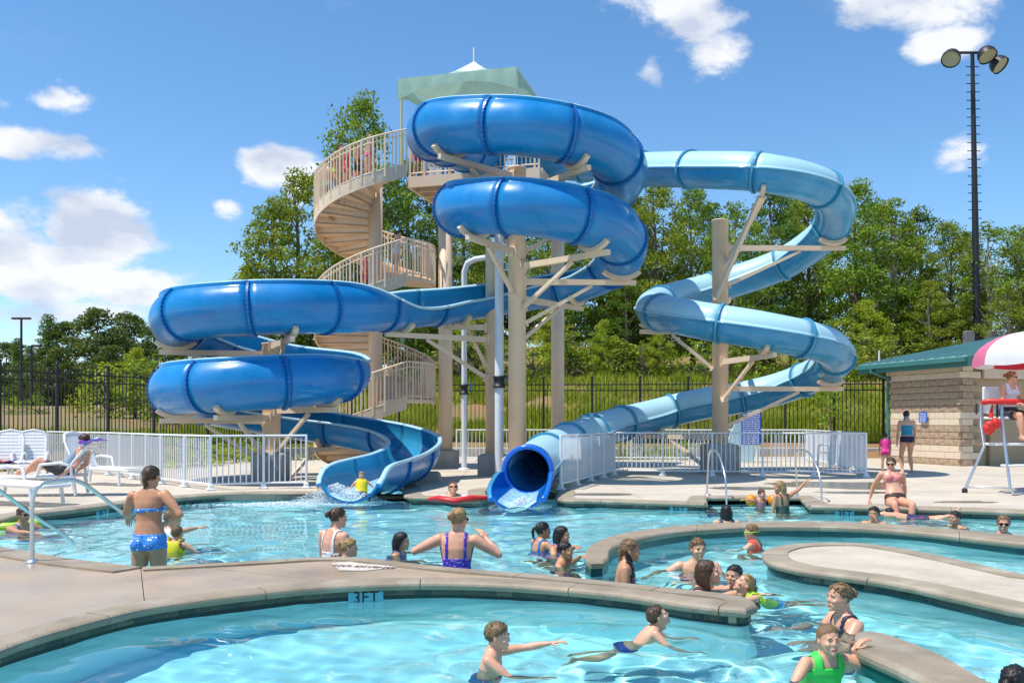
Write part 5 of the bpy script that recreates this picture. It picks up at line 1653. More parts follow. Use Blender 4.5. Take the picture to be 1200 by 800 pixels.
# ================================================================ people
def skinmat(n, c): return mat('skin_' + n, c, .42, var=.13, vscale=9, spec=.45, stain=.25, scol=(c[0] * .95, c[1] * .72, c[2] * .68), sscale=5, bump=.05, bscale=90)
SK = {'fair': skinmat('fair', (.70, .38, .235)), 'pink': skinmat('pink', (.72, .36, .23)), 'tan': skinmat('tan', (.56, .275, .15)), 'olive': skinmat('olive', (.38, .20, .125))}
M_lip = mat('lip', (.42, .12, .10), .4); M_eyew = mat('eye_white', (.75, .75, .73), .2); M_iris = mat('iris', (.03, .02, .015), .15)
HC = {'blond': (.36, .22, .09), 'brown': (.075, .038, .018), 'dark': (.012, .009, .008), 'sandy': (.2, .115, .05), 'red': (.32, .115, .035), 'lblond': (.52, .38, .2)}
def hairmat(c):
    n = 'hair_' + c
    if n in MATS: return MATS[n]
    m = mat(n, HC[c], .42, var=.35, vscale=22, spec=.5)
    nt = m.node_tree; b = nt.nodes['Principled BSDF']
    t = nt.nodes.new('ShaderNodeTexCoord'); mp_ = nt.nodes.new('ShaderNodeMapping'); mp_.inputs['Scale'].default_value = (90, 90, 9)
    no = nt.nodes.new('ShaderNodeTexNoise'); no.inputs['Scale'].default_value = 1; no.inputs['Detail'].default_value = 4
    bp = nt.nodes.new('ShaderNodeBump'); bp.inputs['Strength'].default_value = .8; bp.inputs['Distance'].default_value = .01
    nt.links.new(t.outputs['Object'], mp_.inputs[0]); nt.links.new(mp_.outputs[0], no.inputs['Vector']); nt.links.new(no.outputs['Fac'], bp.inputs['Height']); nt.links.new(bp.outputs[0], b.inputs['Normal'])
    return m
def remesh(mb, vox, it=4, fac=.5):
    me = mb.mesh('soup')
    o = bpy.data.objects.new('soup', me); COL.objects.link(o)
    r = o.modifiers.new('r', 'REMESH'); r.mode = 'VOXEL'; r.voxel_size = vox
    s = o.modifiers.new('s', 'SMOOTH'); s.iterations = it; s.factor = fac
    dg = bpy.context.evaluated_depsgraph_get()
    ev = o.evaluated_get(dg).to_mesh()
    V = np.empty(len(ev.vertices) * 3); ev.vertices.foreach_get('co', V); V = V.reshape(-1, 3)
    Fc = [tuple(p.vertices) for p in ev.polygons]
    bpy.data.objects.remove(o); bpy.data.meshes.remove(me)
    return V, Fc
# ---- head prototype: chin z = 0, crown z = 1, face towards -Y
hp = MB()
hp.ball((0, .07, .64), (.335, .42, .37), 22, 14); hp.ball((0, -.06, .42), (.29, .33, .36), 20, 12); hp.ball((0, -.14, .22), (.225, .235, .2), 18, 10)
hp.ball((0, -.29, .09), (.10, .09, .085), 12, 8)
for s in (-1, 1):
    hp.ball((.17 * s, -.26, .38), (.11, .11, .1), 12, 8)
    hp.ball((.335 * s, .06, .47), (.035, .085, .12), 10, 8)
    hp.ball((.13 * s, -.335, .585), (.11, .05, .035), 10, 6)
hp.tube([(0, -.345, .55), (0, -.385, .46), (0, -.41, .39), (0, -.37, .355)], [.03, .038, .052, .04], 10)
hp.ball((0, -.352, .235), (.095, .055, .022), 10, 6); hp.ball((0, -.345, .19), (.08, .055, .024), 10, 6)
hp.tube([(0, .1, .35), (0, .12, -.1)], .2, 14)
HV, HF = remesh(hp, .024, 3, .5)
hm = []
for f in HF:
    c = HV[list(f)].mean(0)
    hm.append(1 if (abs(c[0]) < .1 - abs(c[2] - .212) * .8 and .175 < c[2] < .25 and c[1] < -.33) else 0)
HEADX = MB()
for s in (-1, 1):
    HEADX.ball((.135 * s, -.318, .505), (.055, .04, .021), 10, 6, mi=2)
    HEADX.ball((.133 * s, -.343, .505), (.03, .02, .022), 8, 6, mi=3)
    HEADX.tube([(.055 * s, -.375, .575), (.135 * s, -.38, .605), (.215 * s, -.325, .58)], [.016, .02, .01], 6, mi=4)
HFA = np.array([f if len(f) == 4 else (*f, f[-1]) for f in HF])
HN = np.array([noise.noise(Vector(v * 14)) for v in HV])
HNOISE = {9: np.array([noise.noise(Vector(v * 10) + Vector((5, 0, 0))) for v in HV])}
def hairline(y, style):
    ys = [-.5, -.36, -.22, -.08, .06, .2, .5]
    zs = {'long': [.9, .83, .68, .40, .28, .2, .12], 'up': [.9, .83, .69, .56, .40, .28, .2]}.get(style, [.88, .80, .70, .60, .48, .33, .26])
    return np.interp(y, ys, zs)
def hair_cap(style, rng):
    c0 = np.array([0, .06, .55])
    z = HV[:, 2]; hl = hairline(HV[:, 1], style)
    hn = HN + 0 * rng
    w = np.clip((z - hl - .05 * hn) / .13, 0, 1)
    ear = (abs(HV[:, 0]) > .345) & (abs(z - .47) < .14) & (HV[:, 1] < .16)
    d = HV - c0; d /= np.linalg.norm(d, axis=1)[:, None]
    amp = {'curly': (.06, .05, 9), 'short': (.03, .018, 9), 'up': (.028, .012, 9), 'long': (.035, .018, 9), 'wet': (.02, .012, 9), 'buzz': (.02, .008, 9)}[style]
    nz_ = HNOISE[amp[2]]
    off = w * (amp[0] + amp[1] * nz_)
    V = HV + d * off[:, None]
    wf = w[HFA].min(1); ef = ear[HFA].any(1)
    Fs = [HF[i] for i in np.nonzero((wf > 0) & ~ef)[0]]
    # locks lying along the scalp, running down from the crown
    lk = MB(); rr = random.Random(int(rng * 7) + 1)
    cand = np.nonzero((w > .25) & ~ear)[0]
    crown = np.array([0, .16, 1.0])
    nl = {'curly': 150, 'short': 120, 'up': 70, 'long': 60, 'wet': 60, 'buzz': 30}[style]
    for _ in range(nl):
        i = rr.choice(list(cand)) if False else int(cand[rr.randrange(len(cand))])
        p = V[i]; n = d[i]
        if style == 'up': fl_ = np.array([0, .46, .66]) - p
        else: fl_ = p - crown + np.array([0, 0, -.25])
        fl_ = fl_ - n * (fl_ @ n); fl_ = fl_ / (np.linalg.norm(fl_) + 1e-6)
        sd_ = np.cross(n, fl_)
        if style == 'curly': fl_ = fl_ * rr.uniform(-1, 1) + sd_ * rr.uniform(-1, 1); fl_ = fl_ / (np.linalg.norm(fl_) + 1e-6)
        L_ = rr.uniform(.12, .26); cv = rr.uniform(-.05, .05)
        q = [p - fl_ * L_ * .5 + n * .0, p + n * (rr.uniform(.003, .010) if style in ('up', 'long', 'wet') else rr.uniform(.010, .026)) + sd_ * cv, p + fl_ * L_ * .5 - n * .045 + sd_ * cv * .3]
        if q[2][1] < -.30 and q[2][2] < .66: continue
        lk.tube(q, [.012, rr.uniform(.02, .034), .008], 5, cap=False, squash=.7)
    return V, Fs, lk
def rounded(mb, p, q, r0, r1, bulge=0, n=12, seg=5):
    p, q = Vector(p), Vector(q)
    pts = [p.lerp(q, i / seg) for i in range(seg + 1)]
    rad = [r0 + (r1 - r0) * i / seg + bulge * math.sin(math.pi * min(1, i / seg * 1.25)) for i in range(seg + 1)]
    mb.tube(pts, rad, n)
    mb.ball(p, r0 * .995, n, 8); mb.ball(q, r1 * .995, n, 8)
def hand(mb, wrist, d, palm_n, s, curl=.35, thumb=1):
    """palm and five separate curved fingers; s = hand length"""
    d = Vector(d).normalized(); n = Vector(palm_n); n = (n - d * n.dot(d)).normalized(); sd = d.cross(n)
    rot = Matrix((sd, d, n)).transposed()
    mb.ball(wrist + d * s * .27, (s * .21, s * .30, s * .085), 12, 8, rot=rot)
    for k, (o, L, f0) in enumerate(((-.15, .44, .5), (-.05, .5, .53), (.05, .47, .52), (.145, .36, .48))):
        p = wrist + d * s * f0 + sd * o * s
        pts = [p - d * s * .08, p]; dd = d.copy()
        for j in range(3):
            dd = (dd + n * curl * (.6 + .4 * j)).normalized()
            p = p + dd * L * s / 3; pts.append(p.copy())
        mb.tube(pts, [.052 * s, .05 * s, .046 * s, .042 * s, .026 * s], 7)
    b = wrist + d * s * .16 + sd * (.15 * s * thumb)
    t1 = (d * .65 + sd * thumb * .8 + n * .35).normalized()
    mb.tube([b - t1 * s * .05, b + t1 * s * .18, b + t1 * s * .30 + d * s * .08, b + t1 * s * .36 + d * s * .17], [.06 * s, .058 * s, .05 * s, .03 * s], 7)

SHAPES = {'f': [(-.16, .060, .050), (-.06, .098, .066), (.06, .104, .070), (.25, .090, .060), (.42, .076, .052), (.58, .082, .056), (.74, .092, .060), (.88, .098, .052), (.97, .078, .042), (1.04, .042, .036)],
          'm': [(-.16, .060, .050), (-.06, .092, .064), (.06, .094, .066), (.25, .090, .060), (.42, .090, .060), (.58, .098, .066), (.74, .106, .068), (.88, .110, .058), (.97, .086, .046), (1.04, .046, .042)],
          'k': [(-.16, .060, .052), (-.06, .090, .066), (.06, .090, .068), (.25, .082, .062), (.42, .078, .060), (.58, .084, .062), (.74, .092, .060), (.88, .098, .052), (.97, .076, .042), (1.04, .044, .038)]}
ARM = {'down': ((.05, .18, -1), (.25, .02, -1)), 'float': ((.45, .7, -.55), (.85, .1, -.15)), 'fwd': ((1, .15, -.1), (1, -.1, .05)), 'hip': ((-.2, .75, -.75), (.55, -.75, -.3)), 'back': ((-.55, .35, -.8), (-.3, .15, -.95)),
       'chest': ((.3, .75, -.6), (.75, -.75, .35)), 'lap': ((.25, .2, -.95), (.95, -.25, -.15)), 'out': ((.1, 1, .1), (.2, 1, .1)), 'under': ((.35, .4, -.85), (.8, .1, -.5))}
PEOPLE = []
def cloth_piece(nm, idx, Vn, VN, Fs, m_, thick, ob):
    used = {}; vs = []; fs = []
    for fi in idx:
        ff = []
        for i in Fs[fi]:
            if i not in used:
                used[i] = len(vs); vs.append(tuple(Vn[i] + VN[i] * thick))
            ff.append(used[i])
        fs.append(tuple(ff))
    cl = MB().add(vs, fs, 0, True).build(nm, m_, ob)
    so = cl.modifiers.new('thickness', 'SOLIDIFY'); so.thickness = thick * .8; so.offset = -1
def person(label, px, Y, H, heading, sex='f', ytop=None, zfeet=None, pelvis=None, lean=4, side=0, twist=0, head=(0, 0), armL='under', armR='under', legs='stand', hair=('short', 'brown'), suit=(), skin='fair',
           eyew=None, kid=None, vox=None, group=None, hroll=0, headalign=True, headk=None):
    kid = (sex == 'k') if kid is None else kid
    hh = H * (headk or (.152 if kid and H < 1.15 else .142 if kid else .129))
    TL = H * (.295 if kid else .305)
    sp = Vector((math.sin(R(side)), -math.sin(R(lean)), math.cos(R(lean)) * math.cos(R(side)))).normalized()     # spine direction; forward is -Y
    tx_ = Vector((math.cos(R(twist)), math.sin(R(twist)), 0)); tx_ = (tx_ - sp * tx_.dot(sp)).normalized()           # towards the person's left
    ty_ = sp.cross(tx_) * -1          # forward
    if ty_.y > 0 and abs(lean) < 80: ty_ = -ty_
    soup = MB()
    O = Vector((0, 0, 0))
    def vec(a, s): return Vector((a[1] * s, -a[0], a[2])).normalized()
    # torso loft
    rings = []
    nseg = 18
    for t, rx, ry in SHAPES[sex]:
        c = O + sp * (t * TL)
        rings.append([c + tx_ * (rx * H * math.cos(2 * math.pi * j / nseg)) + ty_ * (ry * H * math.sin(2 * math.pi * j / nseg)) for j in range(nseg)])
    vs = [v for r_ in rings for v in r_]; k = len(rings)
    soup.add(vs, [(i * nseg + j, i * nseg + (j + 1) % nseg, (i + 1) * nseg + (j + 1) % nseg, (i + 1) * nseg + j) for i in range(k - 1) for j in range(nseg)] + [tuple(range(nseg - 1, -1, -1)), tuple(range((k - 1) * nseg, k * nseg))])
    if sex == 'f':
        for s in (-1, 1):
            soup.ball(O + sp * TL * .70 + tx_ * (s * .046 * H) + ty_ * (.052 * H), (.034 * H, .027 * H, .033 * H), 12, 8)
    for s in (-1, 1): soup.ball(O - ty_ * (.035 * H) + tx_ * (s * .042 * H) - sp * .015 * H, (.052 * H, .05 * H, .055 * H), 12, 8)
    # head placement
    neck0 = O + sp * TL * .98
    yaw, pit = head
    hr = Matrix.Rotation(R(yaw), 3, 'Z') @ Matrix.Rotation(R(hroll), 3, 'Y') @ Matrix.Rotation(R(pit), 3, 'X')
    hb = neck0 + sp * ((.03 if kid else .042) * H) + Vector((0, -.012 * H, 0))
    hcen = hb + (hr @ Vector((0, -.02, .0))) * hh
    hpos = hb - hr @ Vector((0, .1, .14)) * hh
    rounded(soup, neck0 - sp * .02 * H, hpos + hr @ Vector((0, .1, .30)) * hh, .036 * H if not kid else .037 * H, .034 * H if not kid else .036 * H, n=10)
    ztl = (hpos + hr @ Vector((0, .05, 1.03)) * hh).z
    headc = hpos + hr @ Vector((0, 0, .55)) * hh
    # vertical placement
    if zfeet is not None: rz_ = None
    if ytop is not None:
        zt_ = CZ - (ytop - HOR) * Y / F
        rootz = zt_ - ztl
    elif pelvis is not None: rootz = pelvis[2]
    else: rootz = zfeet + (.245 + .235 + .045) * H
    hd = R(heading)
    rot = Matrix.Rotation(hd, 3, 'Z')
    if pelvis is not None: loc = Vector(pelvis)
    else:
        h2 = rot @ (headc if headalign else Vector((0, 0, 0)))
        loc = Vector(((px - 600) / F * Y - h2.x, Y - h2.y, rootz))
    # legs
    th_l, sh_l = .245 * H * (.94 if kid else 1), .235 * H * (.94 if kid else 1)
    if isinstance(legs, str) and legs == 'stand':
        fl = -.99 if zfeet is None else zfeet
        avail = rootz - .02 * H - fl - .045 * H
        co = max(.25, min(1, avail / (th_l + sh_l)))
        si = math.sqrt(1 - co * co)
        lg_ = {s: ((si, .07, -co), (-si, .02, -co)) for s in (-1, 1)}
    elif legs == 'trail': lg_ = {1: ((-.95, .08, -.22), (-.95, .0, -.12)), -1: ((-.9, .12, -.4), (-.95, .05, .05))}
    else: lg_ = {1: legs[0], -1: legs[1] if len(legs) > 1 else legs[0]}
    bones = {}
    legend = []
    for s in (1, -1):
        hj = O + tx_ * (s * .052 * H) - sp * .03 * H
        kn = hj + vec(lg_[s][0], s) * th_l; an = kn + vec(lg_[s][1], s) * sh_l
        rounded(soup, hj, kn, .056 * H, .033 * H, .003 * H); rounded(soup, kn, an, .033 * H, .02 * H, .008 * H)
        sd = vec(lg_[s][1], s)
        ft = Vector((0, -1, -.12)) if sd.z < -.5 else (sd * .6 + Vector((0, 0, 1 if sd.z > -.2 and lg_[s][1][0] > 0 else -.5))).normalized()
        ft.normalize()
        heel = an + sd * .018 * H
        rounded(soup, heel - ft * .02 * H, heel + ft * .085 * H + Vector((0, 0, -.006 * H)), .022 * H, .018 * H, .004 * H)
        bones['leg', s] = (hj, kn, an)
    hands = MB()
    for s, a in ((1, armL), (-1, armR)):
        a = ARM[a] if isinstance(a, str) else a
        sj = O + sp * TL * .90 + tx_ * (s * (.112 if sex == 'm' else .102) * H)
        if a[0] == 'ik':
            tg = rot.inverted() @ (Vector(a[1]) - loc)
            d_ = tg - sj; l1, l2 = .162 * H, .145 * H
            wl = min(max(d_.length - .055 * H, .06 * H), (l1 + l2) * .99); d_.normalize()
            ca_ = (l1 * l1 + wl * wl - l2 * l2) / (2 * l1 * wl); ca_ = max(-1, min(1, ca_))
            pv = vec(a[2], s); pv = (pv - d_ * pv.dot(d_)).normalized()
            el = sj + d_ * (l1 * ca_) + pv * (l1 * math.sqrt(1 - ca_ * ca_)); wr = sj + d_ * wl
            e2 = (tg - wr).normalized()
            a = (None, (-e2.y, e2.x * s, e2.z), (.0, 0, -1) if abs(e2.z) < .7 else (1, 0, 0), .45)
        else:
            el = sj + vec(a[0], s) * .162 * H; wr = el + vec(a[1], s) * .145 * H
        rounded(soup, sj, el, .034 * H if not kid else .03 * H, .022 * H, .003 * H); rounded(soup, el, wr, .0225 * H, .0145 * H, .004 * H)
        d = vec(a[1], s)
        pn = Vector((0, 0, -1)) if abs(d.z) < .75 else Vector((-s, 0, 0))
        if len(a) > 2: pn = vec(a[2], s)
        hand(hands, wr, d, pn, .105 * H, curl=.3 if len(a) < 4 else a[3], thumb=1 if (d.cross(pn)).dot(Vector((0, -1, .4))) > 0 else -1)
        bones['arm', s] = (sj, el, wr)
    vx = vox or min(.017, max(.0085, Y * .00115))
    V, Fs = remesh(soup, vx, 5, .5)
    # ---- assemble the body mesh: torso and limbs, hands, head
    body = MB()
    body.v = [tuple(v) for v in V]; body.f = list(Fs); body.m = [0] * len(Fs); body.sm = [True] * len(Fs)
    body.add(hands.v, hands.f, 0, True)
    S3 = np.array(hr) * hh
    HW = HV @ S3.T + np.array(hpos)
    o0 = len(body.v)
    body.v += [tuple(v) for v in HW]
    for f, m_ in zip(HF, hm): body.f.append(tuple(i + o0 for i in f)); body.m.append(m_); body.sm.append(True)
    o0 = len(body.v)
    body.v += [tuple(v) for v in (np.array(HEADX.v) @ S3.T + np.array(hpos))]
    for f, m_ in zip(HEADX.f, HEADX.m): body.f.append(tuple(i + o0 for i in f)); body.m.append(m_); body.sm.append(True)
    ob = body.build('person', [SK[skin], M_lip, M_eyew, M_iris, hairmat(hair[1])])
    # ---- hair
    rg = len(PEOPLE) * 3.7
    style = hair[0]
    capst = {'bun': 'up', 'pony': 'up', 'braid': 'up', 'long': 'long', 'wetlong': 'long', 'curly': 'curly', 'short': 'short', 'wet': 'wet', 'buzz': 'buzz'}[style]
    CV, CF, lk = hair_cap(capst, rg)
    hb_ = MB()
    hb_.v = [tuple(v) for v in (CV @ S3.T + np.array(hpos))]; hb_.f = list(CF); hb_.m = [0] * len(CF); hb_.sm = [True] * len(CF)
    hb_.add([tuple(v) for v in (np.array(lk.v) @ S3.T + np.array(hpos))], lk.f, 0, True)
    def hpnt(x, y, z): return hpos + hr @ Vector((x, y, z)) * hh
    if style == 'bun':
        hb_.ball(hpnt(0, .56, .66), hh * .15, 12, 8); hb_.ball(hpnt(.07, .60, .58), hh * .10, 10, 7); hb_.ball(hpnt(-.06, .58, .75), hh * .09, 10, 7); hb_.ball(hpnt(.02, .68, .66), hh * .08, 10, 7)
    elif style == 'pony':
        hb_.tube([hpnt(0, .42, .68), hpnt(.02, .58, .66), hpnt(.04, .64, .45), hpnt(.05, .60, .15), hpnt(.03, .55, -.05)], [hh * q for q in (.06, .10, .10, .07, .02)], 10)
        hb_.tube([hpnt(.03, .45, .68), hpnt(.07, .6, .6), hpnt(.1, .62, .35), hpnt(.1, .55, .1)], [hh * q for q in (.05, .06, .05, .015)], 8)
    elif style == 'braid':
        pts = [hpnt(.0, .42, .50)] + [hpnt(.05 * math.sin(i * 2.2), .45 - .02 * i, .42 - .16 * i) for i in range(9)]
        hb_.tube(pts, [hh * (.13 - .009 * i + (.02 if i % 2 else -.012)) for i in range(10)], 10)
    elif style in ('long', 'wetlong'):
        rnd = random.Random(int(rg * 10))
        L_ = .75 if style == 'long' else .5
        for i in range(22):
            a = R(-5 + 190 * i / 21)
            x0, y0 = .345 * math.cos(a), .12 + .36 * math.sin(a)
            e = L_ * rnd.uniform(.75, 1.1)
            hb_.tube([hpnt(x0, y0, .62), hpnt(x0 * 1.06, y0 * 1.04, .38), hpnt(x0 * 1.05, y0 * .98 + .02, .1), hpnt(x0 * 1.0 + rnd.uniform(-.05, .05), y0 * .9 + .04, .1 - e * .75)], [hh * q for q in (.075, .085, .07, .015)], 7)
    hob = hb_.build('hair', hairmat(hair[1]), ob)
    # ---- region data for clothing
    Vn = np.array(V)
    FA = np.array([f if len(f) == 4 else (*f, f[-1]) for f in Fs])
    FC = Vn[FA].mean(1)
    spn, txn, tyn = np.array(sp), np.array(tx_), np.array(ty_)
    t = FC @ spn / TL; lat = FC @ txn / H; fr = FC @ tyn / H
    def seg(p, q):
        p, q = np.array(p), np.array(q); d = q - p; L2 = d @ d
        u = np.clip(((FC - p) @ d) / L2, 0, 1)
        return u, np.linalg.norm(FC - (p + u[:, None] * d), axis=1)
    tors_d = np.sqrt((np.clip(abs(lat) - .05, 0, None)) ** 2 + (np.clip(abs(fr) - .03, 0, None)) ** 2) * H + np.where(t < -.12, (-.12 - t) * TL, 0) + np.where(t > 1, (t - 1) * TL, 0)
    legu = np.full(len(FC), -1.0); legd = np.full(len(FC), 9.0); armu = np.full(len(FC), -1.0); armd = np.full(len(FC), 9.0)
    for s in (1, -1):
        a, b, c = bones['leg', s]
        for (p, q, o_) in ((a, b, 0), (b, c, 1)):
            u, dd = seg(p, q); m_ = dd < legd; legd[m_] = dd[m_]; legu[m_] = u[m_] + o_
        a, b, c = bones['arm', s]
        for (p, q, o_) in ((a, b, 0), (b, c, 1)):
            u, dd = seg(p, q); m_ = dd < armd; armd[m_] = dd[m_]; armu[m_] = u[m_] + o_
    isarm = (armd < .04 * H) & ((armd < tors_d + .012 * H) & ((abs(lat) > .088) | (armu > .35))) & (t > -3)
    isleg = (legd < .075 * H) & (t < .02) & ~isarm
    tors_ok = (t > -.3) & (abs(lat) < .16) & (abs(fr) < .14)
    reg = dict(t=t, lat=lat, fr=fr, legu=legu, isleg=isleg, isarm=isarm, armu=armu, torso=~isleg & ~isarm & tors_ok)
    # vertex normals of the remeshed surface
    VN = np.zeros_like(Vn)
    nn_ = np.cross(Vn[FA[:, 1]] - Vn[FA[:, 0]], Vn[FA[:, 2]] - Vn[FA[:, 0]])
    for c_ in range(4): np.add.at(VN, FA[:, c_], nn_)
    VN /= np.linalg.norm(VN, axis=1)[:, None] + 1e-9
    for (nm, kind, m_, thick) in suit:
        sel = SUITS[kind](reg)
        idx = np.nonzero(sel)[0]
        if len(idx) == 0: continue
        par = {}
        def find(a):
            while par[a] != a: par[a] = par[par[a]]; a = par[a]
            return a
        for fi in idx:
            for i in Fs[fi]: par.setdefault(i, i)
            r0 = find(Fs[fi][0])
            for i in Fs[fi][1:]: par[find(i)] = r0
        comps = {}
        for fi in idx: comps.setdefault(find(Fs[fi][0]), []).append(fi)
        comps = sorted(comps.values(), key=len, reverse=True)
        comps = [c_ for k_, c_ in enumerate(comps) if k_ == 0 or len(c_) > 14]
        for k_, comp in enumerate(comps):
            cloth_piece(nm if k_ == 0 else 'strap', comp, Vn, VN, Fs, m_, thick, ob)
        continue
    if eyew:
        e = MB()
        if eyew == 'sun':
            for s in (-1, 1):
                e.ball(hpnt(.14 * s, -.37, .50), (hh * .125, hh * .03, hh * .085), 12, 6, rot=hr)
                e.tube([hpnt(.25 * s, -.33, .53), hpnt(.355 * s, -.1, .53), hpnt(.36 * s, .08, .53)], hh * .022, 6)
            e.tube([hpnt(-.05, -.40, .53), hpnt(.05, -.40, .53)], hh * .018, 6)
            e.build('sunglasses', mat('dark_lens', (.012, .012, .014), .12), ob)
        else:
            for s in (-1, 1): e.ball(hpnt(.14 * s, -.36, .50), (hh * .10, hh * .06, hh * .07), 12, 6, rot=hr)
            pts = [hpnt(.375 * math.cos(a), .06 + .47 * math.sin(a), .55 + .06 * math.sin(a)) for a in np.linspace(-1.1, math.pi + 1.1, 22)]
            e.tube(pts, hh * .035, 6)
            e.build('goggles', mat('lime_plastic', (.35, .62, .06), .35), ob)
    # ---- place
    ob.rotation_euler.z = hd
    ob.location = loc
    tag(ob, label, 'person', group)
    PEOPLE.append(ob)
    ob['head_top'] = ob.location.z + ztl
    return ob
def sw(c): return mat('swim_%02d_%02d_%02d' % tuple(int(q * 99) for q in c), c, .6, var=.06, vscale=12, bump=.15, bscale=60)
def pattern(name, c1, c2, scale, thr=.5, c3=None):
    if name in MATS: return MATS[name]
    m = mat(name, c1, .6)
    nt = m.node_tree; b = nt.nodes['Principled BSDF']
    t = nt.nodes.new('ShaderNodeTexCoord'); v = nt.nodes.new('ShaderNodeTexVoronoi'); v.inputs['Scale'].default_value = scale
    r_ = nt.nodes.new('ShaderNodeValToRGB'); r_.color_ramp.interpolation = 'CONSTANT'
    r_.color_ramp.elements[0].color = (*c2, 1); r_.color_ramp.elements[1].position = thr; r_.color_ramp.elements[1].color = (*c1, 1)
    if c3: e = r_.color_ramp.elements.new(thr + .2); e.color = (*c3, 1)
    nt.links.new(t.outputs['Object'], v.inputs['Vector']); nt.links.new(v.outputs['Distance'], r_.inputs[0]); nt.links.new(r_.outputs[0], b.inputs['Base Color'])
    return m
SUITS = {
    'trunks': lambda r: (r['torso'] & (r['t'] < .2)) | (r['isleg'] & (r['legu'] < .72)),
    'brief': lambda r: (r['torso'] & (r['t'] < .15)) | (r['isleg'] & (r['legu'] < .05 + .06 * (r['fr'] < -.02)) & (r['t'] > -.14)),
    'bikini_top': lambda r: (r['torso'] & (r['t'] > .58) & (r['t'] < .70 + .06 * (r['fr'] > 0)) & (r['fr'] > -.01)) | (r['torso'] & (r['t'] > .58) & (r['t'] < .645)) | (r['torso'] & (r['t'] >= .7) & (r['fr'] > 0) & (abs(abs(r['lat']) - .04) < .009) & (r['t'] < .92)),
    'onepiece': lambda r: (r['torso'] & (r['t'] < .80) & ((r['fr'] > -.005) | (r['t'] < .55))) | (r['isleg'] & (r['legu'] < .1)) | (r['torso'] & (r['t'] >= .5) & (abs(abs(r['lat']) - .052) < .0075) & (r['t'] < 1.02)),
    'tank': lambda r: (r['torso'] & (r['t'] > .1) & (r['t'] < .84)) | (r['torso'] & (r['t'] >= .8) & (abs(abs(r['lat']) - .058) < .018)),
    'tankini': lambda r: (r['torso'] & (r['t'] > .22) & (r['t'] < .72)) | (r['torso'] & (r['t'] >= .7) & (r['fr'] > -.02) & (abs(r['lat']) < .035) & (r['t'] > .93)),
    'shirt': lambda r: (r['torso'] & (r['t'] > .02) & (r['t'] < .985)) | (r['isarm'] & (r['armu'] < .75)),
    'rash': lambda r: (r['torso'] & (r['t'] < .985)) | (r['isarm'] & (r['armu'] < .7)) | (r['isleg'] & (r['legu'] < .25)),
    'vest': lambda r: r['torso'] & (r['t'] > .12) & (r['t'] < .97) & ~((abs(r['lat']) > .085) & (r['t'] > .78)),
    'halter': lambda r: (r['torso'] & (r['t'] < .78) & ((r['fr'] > 0) | (r['t'] < .35))) | (r['torso'] & (r['t'] >= .75) & (r['fr'] > 0) & (abs(abs(r['lat']) - .035) < .02)) | (r['isleg'] & (r['legu'] < .1)),
}
def yw(py): return F * (CZ - WZ) / (py - HOR)

# ---- in the pool
W_ = yw
blueflo = pattern('blue_floral', (.03, .14, .62), (.75, .8, .85), 26, .3, (.04, .3, .75))
person('woman in blue and white floral bikini standing on the steps holding the chrome rail', 178, W_(661), 1.66, 172, 'f', ytop=545, lean=3, side=2, head=(-12, 4), armL=('ik', P(151, 609, 9.66), (-.2, .6, -1)), armR='hip', hair=('braid', 'brown'), suit=(('bikini_top', 'bikini_top', blueflo, .007), ('bikini_bottom', 'brief', blueflo, .008)), skin='tan')
person('small child in a yellow float vest with back turned near the bikini woman', 208, W_(645), 1.05, 160, 'k', ytop=616, hair=('short', 'sandy'), suit=(('float_vest', 'vest', sw((.75, .62, .02)), .03),), armL='float', armR='float', skin='fair')
person('swimmer half hidden behind the bikini woman stretching one white-sleeved arm', 203, W_(634), 1.5, 120, 'k', ytop=597, hair=('short', 'sandy'), suit=(('shirt', 'shirt', sw((.8, .82, .84)), .012),), armL=((.6, .5, -.1), (.9, .25, .12)), armR='float', skin='fair')
person('woman in sunglasses resting chest deep beside the far pool wall', 28, W_(621), 1.6, 60, 'f', ytop=593, hair=('bun', 'brown'), suit=(('swimsuit', 'onepiece', sw((.05, .16, .5)), .008),), eyew='sun', armR='fwd', armL='float', skin='tan')
person('lifeguard in white shirt lying over a red rescue tube between the slides', 531, W_(589), 1.75, 8, 'm', ytop=566, lean=38, head=(0, -30), hair=('short', 'red'), suit=(('shirt', 'shirt', sw((.82, .83, .85)), .014),), eyew='sun', armL=((.6, .65, -.5), (.6, -.6, .2)), armR=((.6, .65, -.5), (.55, -.7, .25)), legs='trail', skin='pink')
person('woman in red and white swimsuit with pinned-up hair facing the slides', 397, W_(654), 1.62, 140, 'f', ytop=594, lean=6, head=(-18, 4), hair=('bun', 'brown'), suit=(('swimsuit', 'onepiece', pattern('red_white', (.78, .76, .76), (.55, .04, .05), 24, .35), .008),), armL='down', armR='down', skin='pink')
person('girl with pinned blond hair neck deep at the brown deck edge', 410, W_(660), 1.45, 105, 'f', ytop=630, head=(-10, 0), hair=('bun', 'blond'), suit=(('swimsuit', 'onepiece', sw((.18, .05, .4)), .008),), skin='fair')
person('girl with wet black hair neck deep left of the purple swimsuit', 471, W_(650), 1.35, 80, 'k', ytop=623, hair=('wetlong', 'dark'), suit=(('swimsuit', 'onepiece', sw((.05, .1, .3)), .008),), armL='float', armR='float', skin='tan')
purp = pattern('purple_dots', (.07, .03, .42), (.5, .45, .8), 40, .28)
person('woman in purple dotted swimsuit seen from behind with elbows out', 538, W_(671), 1.66, 176, 'f', ytop=594, lean=4, head=(-32, 4), hair=('bun', 'blond'), eyew='sun', suit=(('swimsuit', 'onepiece', purp, .008),), armL=((.1, .85, -.42), (.62, -.72, .42)), armR=((.1, .85, -.55), (.6, -.6, .62)), skin='pink')
